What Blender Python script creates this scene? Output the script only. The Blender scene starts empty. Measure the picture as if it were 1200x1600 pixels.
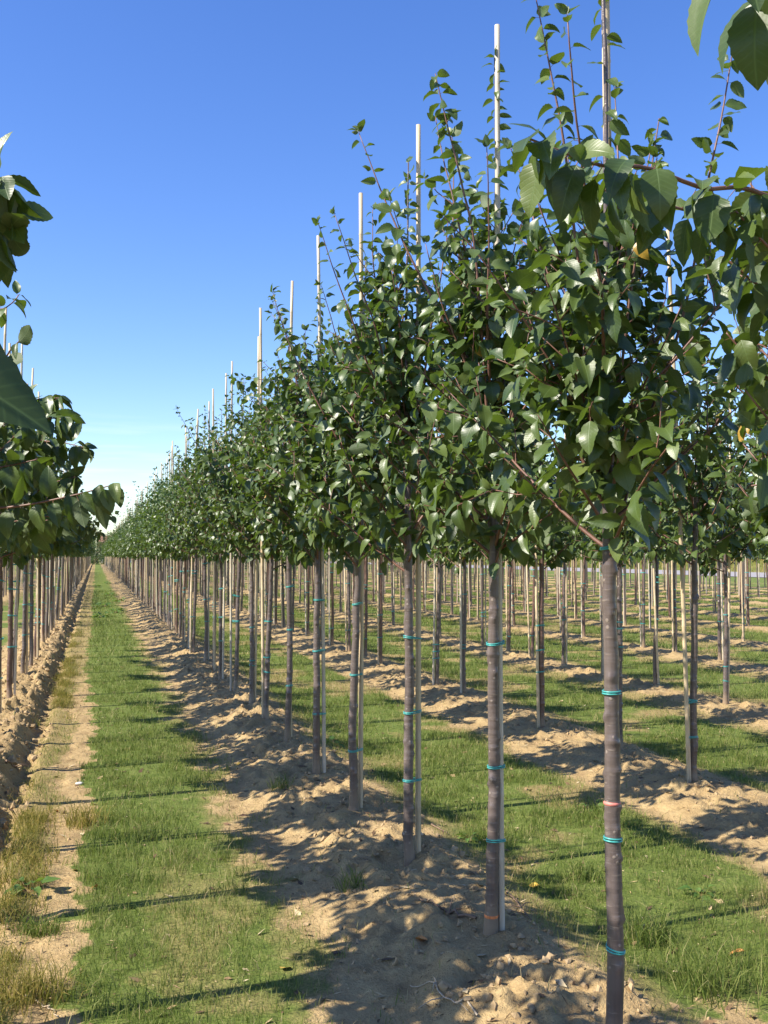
import bpy, math, random
import numpy as np
from mathutils import Vector, Matrix

# ------------------------------------------------------------------ scene
S = bpy.context.scene
COL = S.collection
rad = math.radians
W = bpy.data.worlds.new("World"); S.world = W; W.use_nodes = True
S.view_settings.view_transform = 'Standard'
S.view_settings.look = 'None'
S.view_settings.exposure = 0.93
S.view_settings.gamma = 1.0
S.cycles.max_bounces = 6
S.cycles.diffuse_bounces = 3
S.cycles.glossy_bounces = 2
S.cycles.transmission_bounces = 4
S.cycles.transparent_max_bounces = 8
S.cycles.caustics_reflective = False
S.cycles.caustics_refractive = False

# ------------------------------------------------------------------ camera (rows of trees run along +Y)
CAM_H = 1.58
YAW, PITCH = rad(15.71), rad(2.43)
cam = bpy.data.cameras.new("camera")
cam_o = bpy.data.objects.new("camera", cam); COL.objects.link(cam_o)
cam.sensor_fit = 'VERTICAL'; cam.sensor_height = 36; cam.lens = 36.0
cam.clip_end = 6000; cam.clip_start = 0.02
cam_o.location = (0, 0, CAM_H)
cam_o.rotation_euler = (math.pi / 2 + PITCH, 0, -YAW)
S.camera = cam_o
CM = Matrix.Translation((0, 0, CAM_H)) @ cam_o.rotation_euler.to_matrix().to_4x4()


def at(px, py, zc):
    """the world point seen at a photo pixel (1200 x 1600), zc metres in front of the camera"""
    return np.array(CM @ Vector(((px - 600) / 1600 * zc, (800 - py) / 1600 * zc, -zc)))


def depth_of(x, y):
    return y * math.cos(YAW) + x * math.sin(YAW)


# ------------------------------------------------------------------ light
SUN_EL = rad(43)
SUN_H = np.array([-1.0, -0.13]); SUN_H /= np.linalg.norm(SUN_H)      # horizontal direction towards the sun
sun = bpy.data.lights.new("sun", 'SUN'); sun.energy = 5.0; sun.angle = rad(0.53); sun.color = (1.0, 0.93, 0.82)
sun_o = bpy.data.objects.new("sun", sun); COL.objects.link(sun_o)
sv = Vector((SUN_H[0] * math.cos(SUN_EL), SUN_H[1] * math.cos(SUN_EL), math.sin(SUN_EL)))
sun_o.rotation_euler = sv.to_track_quat('Z', 'Y').to_euler()
sun_o.location = sv * 50


def nn(nt, t, loc=(0, 0), **kw):
    n = nt.nodes.new(t)
    for k, v in kw.items():
        setattr(n, k, v)
    return n


def world():
    nt = W.node_tree; nt.nodes.clear()
    out = nn(nt, 'ShaderNodeOutputWorld'); bg = nn(nt, 'ShaderNodeBackground')
    sky = nn(nt, 'ShaderNodeTexSky'); sky.sky_type = 'NISHITA'; sky.sun_disc = False
    sky.sun_elevation = SUN_EL
    sky.sun_rotation = math.atan2(SUN_H[0], SUN_H[1])
    sky.air_density = 1.0; sky.dust_density = 0.35; sky.ozone_density = 3.0; sky.altitude = 0
    hs = nn(nt, 'ShaderNodeHueSaturation'); hs.inputs['Hue'].default_value = 0.516; hs.inputs['Saturation'].default_value = 1.25; hs.inputs['Value'].default_value = 1.12
    nt.links.new(sky.outputs[0], hs.inputs['Color'])
    # thin streaks of cloud just above the horizon
    tc = nn(nt, 'ShaderNodeTexCoord'); sep = nn(nt, 'ShaderNodeSeparateXYZ')
    nt.links.new(tc.outputs['Generated'], sep.inputs[0])
    mp = nn(nt, 'ShaderNodeMapping'); mp.inputs['Scale'].default_value = (5, 5, 60)
    nt.links.new(tc.outputs['Generated'], mp.inputs['Vector'])
    nz = nn(nt, 'ShaderNodeTexNoise'); nz.inputs['Scale'].default_value = 1.6; nz.inputs['Detail'].default_value = 4
    nt.links.new(mp.outputs[0], nz.inputs['Vector'])
    r1 = nn(nt, 'ShaderNodeMapRange'); r1.inputs[1].default_value = 0.5; r1.inputs[2].default_value = 0.72; r1.inputs[4].default_value = 0.55
    nt.links.new(nz.outputs['Fac'], r1.inputs[0])
    r2 = nn(nt, 'ShaderNodeMapRange'); r2.inputs[1].default_value = 0.14; r2.inputs[2].default_value = 0.06
    nt.links.new(sep.outputs['Z'], r2.inputs[0])
    mu = nn(nt, 'ShaderNodeMath', operation='MULTIPLY'); nt.links.new(r1.outputs[0], mu.inputs[0]); nt.links.new(r2.outputs[0], mu.inputs[1])
    mx = nn(nt, 'ShaderNodeMix', data_type='RGBA'); nt.links.new(mu.outputs[0], mx.inputs[0])
    nt.links.new(hs.outputs[0], mx.inputs[6]); mx.inputs[7].default_value = (5.6, 6.0, 6.4, 1)
    nt.links.new(mx.outputs[2], bg.inputs['Color'])
    bg.inputs['Strength'].default_value = 0.115
    nt.links.new(bg.outputs[0], out.inputs['Surface'])


world()

# ------------------------------------------------------------------ materials


def new_mat(name):
    m = bpy.data.materials.new(name); m.use_nodes = True
    nt = m.node_tree; nt.nodes.clear()
    out = nn(nt, 'ShaderNodeOutputMaterial')
    return m, nt, out


def attr(nt, name):
    a = nn(nt, 'ShaderNodeAttribute'); a.attribute_name = name
    return a


def ramp(nt, fac, stops):
    r = nn(nt, 'ShaderNodeValToRGB')
    e = r.color_ramp.elements
    e[0].position, e[0].color = stops[0][0], (*stops[0][1], 1)
    e[1].position, e[1].color = stops[-1][0], (*stops[-1][1], 1)
    for p, c in stops[1:-1]:
        k = e.new(p); k.color = (*c, 1)
    nt.links.new(fac, r.inputs[0])
    return r.outputs[0]


def mixc(nt, fac, a, b, mode='MIX'):
    m = nn(nt, 'ShaderNodeMix', data_type='RGBA', blend_type=mode)
    for s, v in ((m.inputs[0], fac), (m.inputs[6], a), (m.inputs[7], b)):
        if isinstance(v, (int, float)):
            s.default_value = v
        elif isinstance(v, tuple):
            s.default_value = (*v, 1)
        else:
            nt.links.new(v, s)
    return m.outputs[2]


def math_n(nt, op, a, b=None, c=None, clamp=False):
    m = nn(nt, 'ShaderNodeMath', operation=op, use_clamp=clamp)
    for s, v in zip(m.inputs, (a, b, c)):
        if v is None:
            continue
        if isinstance(v, (int, float)):
            s.default_value = v
        else:
            nt.links.new(v, s)
    return m.outputs[0]


def noise(nt, scale, detail=3, vec=None, rough=0.55):
    n = nn(nt, 'ShaderNodeTexNoise'); n.inputs['Scale'].default_value = scale; n.inputs['Detail'].default_value = detail
    n.inputs['Roughness'].default_value = rough
    if vec is not None:
        nt.links.new(vec, n.inputs['Vector'])
    return n.outputs['Fac']


def leaf_material(name, dark, mid, light, back, transl, tw=0.26, rough=0.4):
    m, nt, out = new_mat(name)
    uv = attr(nt, 'luv'); rnd = attr(nt, 'rnd')
    sep = nn(nt, 'ShaderNodeSeparateXYZ'); nt.links.new(uv.outputs['Vector'], sep.inputs[0])
    ax = math_n(nt, 'ABSOLUTE', sep.outputs[0])
    # side veins climb outwards: phase = v - 0.35*|u|
    ph = math_n(nt, 'MULTIPLY_ADD', ax, -0.22, sep.outputs[1])
    w = math_n(nt, 'SINE', math_n(nt, 'MULTIPLY', ph, 60.0))
    vein = math_n(nt, 'POWER', math_n(nt, 'MULTIPLY_ADD', w, 0.5, 0.5), 7.0)
    mid_r = math_n(nt, 'SUBTRACT', 1.0, math_n(nt, 'MULTIPLY', ax, 16.0), clamp=True)
    veins = math_n(nt, 'MAXIMUM', math_n(nt, 'MULTIPLY', vein, 0.28), mid_r)
    col = ramp(nt, rnd.outputs['Fac'], [(0.0, dark), (0.55, mid), (0.93, light), (0.982, light), (0.992, (0.42, 0.34, 0.03)), (1.0, (0.45, 0.25, 0.03))])
    nz = noise(nt, 60, 2)
    col = mixc(nt, math_n(nt, 'MULTIPLY', nz, 0.35), col, mid)
    col = mixc(nt, math_n(nt, 'MULTIPLY', veins, 0.5), col, (0.13, 0.20, 0.06))
    geo = nn(nt, 'ShaderNodeNewGeometry')
    bcol = mixc(nt, math_n(nt, 'MULTIPLY', veins, 0.5), back, (0.22, 0.26, 0.12))
    colf = mixc(nt, geo.outputs['Backfacing'], col, bcol)
    p = nn(nt, 'ShaderNodeBsdfPrincipled')
    nt.links.new(colf, p.inputs['Base Color'])
    nt.links.new(math_n(nt, 'MULTIPLY_ADD', geo.outputs['Backfacing'], 0.25, rough), p.inputs['Roughness'])
    p.inputs['Specular IOR Level'].default_value = 0.5
    bump = nn(nt, 'ShaderNodeBump'); bump.inputs['Strength'].default_value = 0.22; bump.inputs['Distance'].default_value = 0.002
    bump.invert = True
    nt.links.new(math_n(nt, 'ADD', veins, math_n(nt, 'MULTIPLY', noise(nt, 140, 1), 0.6)), bump.inputs['Height'])
    nt.links.new(bump.outputs[0], p.inputs['Normal'])
    t = nn(nt, 'ShaderNodeBsdfTranslucent'); t.inputs['Color'].default_value = (*transl, 1)
    ms = nn(nt, 'ShaderNodeMixShader'); ms.inputs[0].default_value = tw
    nt.links.new(p.outputs[0], ms.inputs[1]); nt.links.new(t.outputs[0], ms.inputs[2])
    nt.links.new(ms.outputs[0], out.inputs['Surface'])
    return m


M_LEAF = leaf_material("leaf", (0.028, 0.052, 0.014), (0.068, 0.105, 0.022), (0.135, 0.175, 0.045), (0.080, 0.115, 0.048), (0.20, 0.33, 0.025), 0.18, 0.40)
M_HEDGE = leaf_material("hedge_leaf", (0.03, 0.06, 0.015), (0.05, 0.09, 0.02), (0.08, 0.13, 0.03), (0.09, 0.13, 0.05), (0.18, 0.28, 0.03))
M_WEED = leaf_material("weed_leaf", (0.05, 0.11, 0.02), (0.09, 0.17, 0.03), (0.14, 0.22, 0.05), (0.12, 0.19, 0.06), (0.25, 0.4, 0.04), 0.3, 0.5)


def bark_material(name, c1, c2, spot):
    m, nt, out = new_mat(name)
    tc = nn(nt, 'ShaderNodeTexCoord')
    mp = nn(nt, 'ShaderNodeMapping'); mp.inputs['Scale'].default_value = (10, 10, 60)
    nt.links.new(tc.outputs['Object'], mp.inputs['Vector'])
    rings = noise(nt, 1.6, 4, mp.outputs[0])
    mp2 = nn(nt, 'ShaderNodeMapping'); mp2.inputs['Scale'].default_value = (60, 60, 6)
    nt.links.new(tc.outputs['Object'], mp2.inputs['Vector'])
    streak = noise(nt, 1.0, 3, mp2.outputs[0])
    big = noise(nt, 7, 3, tc.outputs['Object'])
    col = ramp(nt, math_n(nt, 'MULTIPLY_ADD', streak, 0.5, math_n(nt, 'MULTIPLY', big, 0.5)), [(0.3, c1), (0.7, c2)])
    lent = ramp(nt, rings, [(0.62, (0, 0, 0)), (0.70, (1, 1, 1))])
    col = mixc(nt, math_n(nt, 'MULTIPLY', lent, 0.4), col, spot)
    vor = nn(nt, 'ShaderNodeTexVoronoi'); vor.inputs['Scale'].default_value = 30
    nt.links.new(tc.outputs['Object'], vor.inputs['Vector'])
    dots = ramp(nt, vor.outputs['Distance'], [(0.12, (1, 1, 1)), (0.20, (0, 0, 0))])
    col = mixc(nt, math_n(nt, 'MULTIPLY', dots, 0.55), col, spot)
    # dried earth splashed on the foot of the stem
    sep = nn(nt, 'ShaderNodeSeparateXYZ'); nt.links.new(tc.outputs['Object'], sep.inputs[0])
    mr = nn(nt, 'ShaderNodeMapRange'); mr.inputs[1].default_value = 0.16; mr.inputs[2].default_value = 0.02
    nt.links.new(math_n(nt, 'MULTIPLY_ADD', big, 0.1, math_n(nt, 'SUBTRACT', sep.outputs[2], 0.05)), mr.inputs[0])
    col = mixc(nt, math_n(nt, 'MULTIPLY', mr.outputs[0], 0.75), col, (0.33, 0.24, 0.15))
    p = nn(nt, 'ShaderNodeBsdfPrincipled'); nt.links.new(col, p.inputs['Base Color'])
    p.inputs['Roughness'].default_value = 0.30
    b = nn(nt, 'ShaderNodeBump'); b.inputs['Strength'].default_value = 0.35; b.inputs['Distance'].default_value = 0.004
    nt.links.new(math_n(nt, 'ADD', rings, math_n(nt, 'MULTIPLY', dots, 0.8)), b.inputs['Height'])
    nt.links.new(b.outputs[0], p.inputs['Normal'])
    nt.links.new(p.outputs[0], out.inputs['Surface'])
    return m


M_BARK = bark_material("bark", (0.078, 0.060, 0.056), (0.165, 0.130, 0.118), (0.34, 0.28, 0.23))
M_BARK_RED = bark_material("bark_red", (0.085, 0.050, 0.040), (0.17, 0.10, 0.08), (0.36, 0.27, 0.21))


def simple_mat(name, col, rough=0.6, var=0.0, scale=20, bump=0.0, stretch=(1, 1, 1)):
    m, nt, out = new_mat(name)
    p = nn(nt, 'ShaderNodeBsdfPrincipled'); p.inputs['Roughness'].default_value = rough
    tc = nn(nt, 'ShaderNodeTexCoord')
    mp = nn(nt, 'ShaderNodeMapping'); mp.inputs['Scale'].default_value = stretch
    nt.links.new(tc.outputs['Object'], mp.inputs['Vector'])
    n = noise(nt, scale, 4, mp.outputs[0])
    lo = tuple(c * (1 - var) for c in col); hi = tuple(min(1, c * (1 + var)) for c in col)
    nt.links.new(ramp(nt, n, [(0.3, lo), (0.7, hi)]), p.inputs['Base Color'])
    if bump:
        b = nn(nt, 'ShaderNodeBump'); b.inputs['Strength'].default_value = bump; b.inputs['Distance'].default_value = 0.01
        nt.links.new(n, b.inputs['Height']); nt.links.new(b.outputs[0], p.inputs['Normal'])
    nt.links.new(p.outputs[0], out.inputs['Surface'])
    return m


M_TWIG = simple_mat("twig_bark", (0.17, 0.085, 0.06), 0.5, 0.35, 40)
M_PETIOLE = simple_mat("petiole", (0.24, 0.12, 0.06), 0.5, 0.3, 30)
M_CANE = simple_mat("cane_wood", (0.55, 0.43, 0.27), 0.55, 0.22, 5, 0.1, (14, 14, 1.2))
M_CANE_B = simple_mat("cane_wood_grey", (0.52, 0.45, 0.34), 0.6, 0.25, 5, 0.1, (14, 14, 1.2))
M_TIE = simple_mat("tie_plastic", (0.06, 0.34, 0.32), 0.35, 0.15, 60)
M_PINK = simple_mat("pink_tape", (0.62, 0.20, 0.16), 0.6, 0.3, 50)
M_ORANGE = simple_mat("orange_tape", (0.72, 0.22, 0.07), 0.6, 0.45, 50)
M_DEADLEAF = simple_mat("dead_leaf", (0.50, 0.22, 0.06), 0.7, 0.4, 60)
M_YELLEAF = simple_mat("yellow_leaf", (0.55, 0.36, 0.06), 0.7, 0.4, 60)
M_STICK = simple_mat("dry_stick", (0.20, 0.13, 0.08), 0.8, 0.4, 30)
M_PALESTICK = simple_mat("pale_stick", (0.45, 0.36, 0.24), 0.8, 0.3, 30)
M_STONE = simple_mat("stone", (0.6, 0.56, 0.5), 0.8, 0.2, 40)
M_CLOD = simple_mat("clod_earth", (0.37, 0.26, 0.135), 0.95, 0.3, 30, 0.6)
M_ROAD = simple_mat("road_asphalt", (0.30, 0.28, 0.27), 0.85, 0.12, 3)


def grass_material(name, stops, tw=0.35):
    m, nt, out = new_mat(name)
    rnd = attr(nt, 'rnd')
    col = ramp(nt, rnd.outputs['Fac'], stops)
    d = nn(nt, 'ShaderNodeBsdfPrincipled'); nt.links.new(col, d.inputs['Base Color']); d.inputs['Roughness'].default_value = 0.6
    d.inputs['Specular IOR Level'].default_value = 0.25
    t = nn(nt, 'ShaderNodeBsdfTranslucent'); nt.links.new(mixc(nt, 0.5, col, (0.25, 0.35, 0.04)), t.inputs['Color'])
    ms = nn(nt, 'ShaderNodeMixShader'); ms.inputs[0].default_value = tw
    nt.links.new(d.outputs[0], ms.inputs[1]); nt.links.new(t.outputs[0], ms.inputs[2])
    nt.links.new(ms.outputs[0], out.inputs['Surface'])
    return m


M_GRASS = grass_material("grass_blades", [(0.0, (0.07, 0.108, 0.020)), (0.3, (0.130, 0.180, 0.034)), (0.52, (0.215, 0.245, 0.062)), (0.75, (0.30, 0.28, 0.11)), (1.0, (0.46, 0.36, 0.19))])
M_DRYGRASS = grass_material("dry_grass_blades", [(0.0, (0.16, 0.15, 0.03)), (0.5, (0.33, 0.25, 0.06)), (1.0, (0.48, 0.35, 0.14))])

# ------------------------------------------------------------------ mesh helpers


def build(name, verts, quads=None, tris=None, mats=(), qmat=None, tmat=None, attrs=None, smooth=True, parent=None, link=True):
    me = bpy.data.meshes.new(name)
    verts = np.asarray(verts, np.float32).reshape(-1, 3)
    q = np.zeros((0, 4), np.int32) if quads is None else np.asarray(quads, np.int32).reshape(-1, 4)
    t = np.zeros((0, 3), np.int32) if tris is None else np.asarray(tris, np.int32).reshape(-1, 3)
    me.vertices.add(len(verts)); me.vertices.foreach_set('co', verts.ravel())
    me.loops.add(q.size + t.size)
    me.loops.foreach_set('vertex_index', np.concatenate([q.ravel(), t.ravel()]))
    n = len(q) + len(t)
    me.polygons.add(n)
    st = np.concatenate([np.arange(len(q)) * 4, q.size + np.arange(len(t)) * 3]).astype(np.int32)
    me.polygons.foreach_set('loop_start', st)
    for m in mats:
        me.materials.append(m)
    if qmat is not None or tmat is not None:
        mi = np.concatenate([np.zeros(len(q), np.int32) if qmat is None else np.asarray(qmat, np.int32),
                             np.zeros(len(t), np.int32) if tmat is None else np.asarray(tmat, np.int32)])
        me.polygons.foreach_set('material_index', mi.astype(np.int32))
    me.polygons.foreach_set('use_smooth', np.full(n, smooth, bool))
    for k, v in (attrs or {}).items():
        v = np.asarray(v, np.float32)
        if v.ndim == 1:
            a = me.attributes.new(k, 'FLOAT', 'POINT'); a.data.foreach_set('value', v)
        else:
            a = me.attributes.new(k, 'FLOAT_VECTOR', 'POINT'); a.data.foreach_set('vector', v.ravel())
    me.update(calc_edges=True)
    me.validate()
    if not link:
        return me
    o = bpy.data.objects.new(name, me); COL.objects.link(o)
    if parent is not None:
        o.parent = parent
    return o


def link_mesh(name, me, parent=None, loc=None, rotz=0.0):
    o = bpy.data.objects.new(name, me); COL.objects.link(o)
    if parent is not None:
        o.parent = parent
    if loc is not None:
        o.location = loc
    if rotz:
        o.rotation_euler = (0, 0, rotz)
    return o


def tag(o, label=None, cat=None, group=None, kind=None):
    if label: o['label'] = label
    if cat: o['category'] = cat
    if group: o['group'] = group
    if kind: o['kind'] = kind
    return o


def empty(name, loc, rotz=0.0):
    o = bpy.data.objects.new(name, None); COL.objects.link(o)
    o.location = loc; o.rotation_euler = (0, 0, rotz); o.empty_display_size = 0.1
    return o


class Geo:
    """collects tubes into one mesh"""

    def __init__(self):
        self.v, self.q, self.m, self.n = [], [], [], 0

    def add(self, v, q, m=0):
        self.v.append(np.asarray(v, float)); self.q.append(np.asarray(q, int) + self.n); self.m.append(np.full(len(q), m))
        self.n += len(v)

    def tube(self, pts, radii, sides=6, m=0, closed=False, bumps=None, cap=True):
        pts = np.asarray(pts, float); n = len(pts)
        radii = np.broadcast_to(np.asarray(radii, float), (n,))
        if closed:
            d = np.roll(pts, -1, 0) - np.roll(pts, 1, 0)
        else:
            d = np.gradient(pts, axis=0)
        d /= np.linalg.norm(d, axis=1, keepdims=True) + 1e-12
        ref = np.array([0.0, 0, 1]) if abs(d[:, 2]).mean() < 0.8 else np.array([1.0, 0, 0])
        a = np.cross(d, ref); a /= np.linalg.norm(a, axis=1, keepdims=True) + 1e-12
        b = np.cross(d, a)
        th = np.arange(sides) / sides * 2 * math.pi
        r = radii[:, None] * np.ones(sides)
        if bumps is not None:
            r = r + bumps(n, sides)
        v = pts[:, None] + r[..., None] * (np.cos(th)[None, :, None] * a[:, None] + np.sin(th)[None, :, None] * b[:, None])
        i = np.arange(n if closed else n - 1)[:, None]; j = np.arange(sides)[None]
        i2 = (i + 1) % n; j2 = (j + 1) % sides
        q = np.stack([i * sides + j, i * sides + j2, i2 * sides + j2, i2 * sides + j], -1).reshape(-1, 4)
        v = v.reshape(-1, 3)
        if cap and not closed:
            v = np.concatenate([v, pts[-1:]])
            top = len(v) - 1; k = (n - 1) * sides
            qc = [[k + jj, k + (jj + 1) % sides, top, top] for jj in range(0, sides)]
            # two-step fan with quads only
            qc = [[k + jj, k + jj + 1, k + (jj + 2) % sides, top] for jj in range(0, sides - 1, 2)]
            q = np.concatenate([q, np.array(qc)])
        self.add(v, q, m)

    def build(self, name, mats, parent=None, link=True, smooth=True):
        return build(name, np.concatenate(self.v), np.concatenate(self.q), mats=mats, qmat=np.concatenate(self.m), parent=parent, link=link, smooth=smooth)


# ------------------------------------------------------------------ value noise (for the ground and the sward)
def _hash(i, j, s):
    h = (i.astype(np.int64) * 374761393 + j.astype(np.int64) * 668265263 + s * 982451653) & 0x7fffffff
    h = ((h ^ (h >> 13)) * 1274126177) & 0x7fffffff
    return ((h ^ (h >> 16)) & 0xffff) / 65535.0


def vnoise(x, y, s=0):
    xi, yi = np.floor(x), np.floor(y); fx, fy = x - xi, y - yi
    xi, yi = xi.astype(np.int64), yi.astype(np.int64)
    u, v = fx * fx * (3 - 2 * fx), fy * fy * (3 - 2 * fy)
    return (_hash(xi, yi, s) * (1 - u) + _hash(xi + 1, yi, s) * u) * (1 - v) + (_hash(xi, yi + 1, s) * (1 - u) + _hash(xi + 1, yi + 1, s) * u) * v


def fbm(x, y, s=0, o=4):
    r, a, t = 0, 1.0, 0
    for k in range(o):
        r = r + a * vnoise(x * 2 ** k + 17.3 * k, y * 2 ** k + 9.1 * k, s + k); t += a; a *= 0.5
    return r / t


def sstep(a, b, x):
    t = np.clip((x - a) / (b - a), 0, 1)
    return t * t * (3 - 2 * t)


# ------------------------------------------------------------------ rows
ROWS = [-8.0, -5.6, -3.2, -0.82, 1.5, 3.87, 6.35, 8.85, 11.3, 13.8, 16.2, 18.7, 21.1, 23.6, 26.0, 28.5, 31.0]
ROW_END = 104.0
LANE_END = 178.0       # the two rows along the lane run further


def row_dist(x):
    """signed distance to the closest row, seen across the rows"""
    d = np.full(np.shape(x), 1e3)
    for r in ROWS:
        e = x - r
        d = np.where(np.abs(e) < np.abs(d), e, d)
    return d


def masks(x, y):
    """soil (1 = bare earth), dry (1 = straw coloured), from the place alone"""
    n1 = fbm(x * 1.7, y * 1.1, 3, 4) - 0.5
    n2 = fbm(x * 5.0, y * 4.0, 11, 3) - 0.5
    d = row_dist(x) + 0.26 * n1 + 0.26 * n2
    far_r = sstep(4.6, 6.0, x)
    inrow = (x > ROWS[0] - 1.2) & (x < ROWS[-1] + 1.2) & (y < np.where((x > -2.0) & (x < 2.7), LANE_END, ROW_END) + 2)
    soil = np.maximum(sstep(-0.80, -0.50, d - 0.26 * far_r) * (1 - sstep(0.16, 0.40, d + 0.12 * far_r)), 0)
    # the lane the camera stands in
    lane = (x > -0.82) & (x < 1.5)
    n3 = fbm(x * 14.0, y * 11.0, 15, 2) - 0.5
    xl = x + 0.16 * n1 + 0.24 * n2 + 0.12 * n3
    s_l = 1 - sstep(-0.50, -0.36, xl)
    far = sstep(9, 16, y)
    path = sstep(-0.27, -0.20, xl + 0.06 * n1) * (1 - sstep(-0.09, -0.01, xl)) * (1 - 0.72 * far)
    s_r = sstep(0.62, 1.05, xl + 0.3 * n2)
    s_lane = np.clip(np.maximum(np.maximum(s_l, path), s_r), 0, 1)
    soil = np.where(lane, s_lane, soil)
    soil = np.maximum(soil, 0.95 * np.exp(-((x - 2.12 + 0.5 * n2) / 0.13) ** 2 - ((y - 3.05 + 0.6 * n1) / 0.24) ** 2))
    soil = np.where(inrow, soil, 0.0)
    dry_lane = np.clip(1 - sstep(-0.14, -0.02, xl), 0, 1) * (0.8 + 0.2 * far)
    dry_lane = np.maximum(dry_lane, sstep(0.45, 0.9, xl) * 0.6)
    near_patch = 0.5 * sstep(0.44, 0.62, fbm(x * 2.2, y * 1.5, 40, 3)) * (1 - sstep(4.0, 9.0, y))
    dry_lane = np.maximum(dry_lane, near_patch)
    e = np.abs(row_dist(x) - 0)
    dry_o = np.clip(1.0 - sstep(0.55, 0.85, np.where(row_dist(x) > 0, e + 0.22, e - 0.02)), 0, 1) * 0.7 + 0.75 * sstep(0.48, 0.68, fbm(x * 1.7, y * 1.3, 60, 3))
    dry = np.where(lane, dry_lane, np.where(inrow, np.clip(dry_o, 0, 1), 0.35 * sstep(0.4, 0.7, fbm(x * .2, y * .2, 5, 3)) + .1))
    return soil, np.clip(dry, 0, 1)


def ground_z(x, y, soil=None):
    x = np.asarray(x, float); y = np.asarray(y, float)
    if soil is None:
        soil, _ = masks(x, y)
    d = row_dist(x)
    inrow = (x > ROWS[0] - 1.2) & (x < ROWS[-1] + 1.2) & (y < np.where((x > -2.0) & (x < 2.7), LANE_END, ROW_END) + 2)
    fade = np.where(inrow, 1.0, 0.0)
    wob = 0.10 * (fbm(x * 0.8, y * 0.9, 21, 2) - 0.5)
    prof = 1 - sstep(0.14, 0.62, np.abs(d + wob))
    z = fade * (0.082 - 0.018 * sstep(2.4, 3.2, x) - 0.026 * sstep(4.6, 6.0, x)) * prof
    left = fade * (1 - sstep(0.16, 0.30, np.abs(x + 0.82 - 0.02) + wob * 0.6)) * 0.055
    rut = fade * 0.06 * np.exp(-((x + 0.47 + wob * 0.6) / 0.07) ** 2) * sstep(2, 4, y)
    clod = np.abs(fbm(x * 6.5, y * 6.0, 31, 3) - 0.5) * 2
    fine = fbm(x * 19, y * 17, 51, 2) - 0.5
    amp = soil * (0.35 + 0.65 * prof)
    lroff = np.where(x < -0.3, 1.45, 1.0)
    z = z + left - rut + fade * amp * lroff * (0.040 * (clod - 0.25) + 0.036 * fine + 0.16 * np.maximum(0, fbm(x * 11, y * 10, 141, 2) - 0.58) + 0.05 * np.maximum(0, 0.40 - fbm(x * 4.2, y * 3.6, 145, 3)) * -3) * (0.35 + 0.65 * (1 - sstep(30, 70, y)))
    z = z + 0.02 * (fbm(x * 0.7, y * 0.5, 71, 2) - 0.5)
    bank = sstep(59.5, 66, x) * 1.1
    return z + bank


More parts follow.
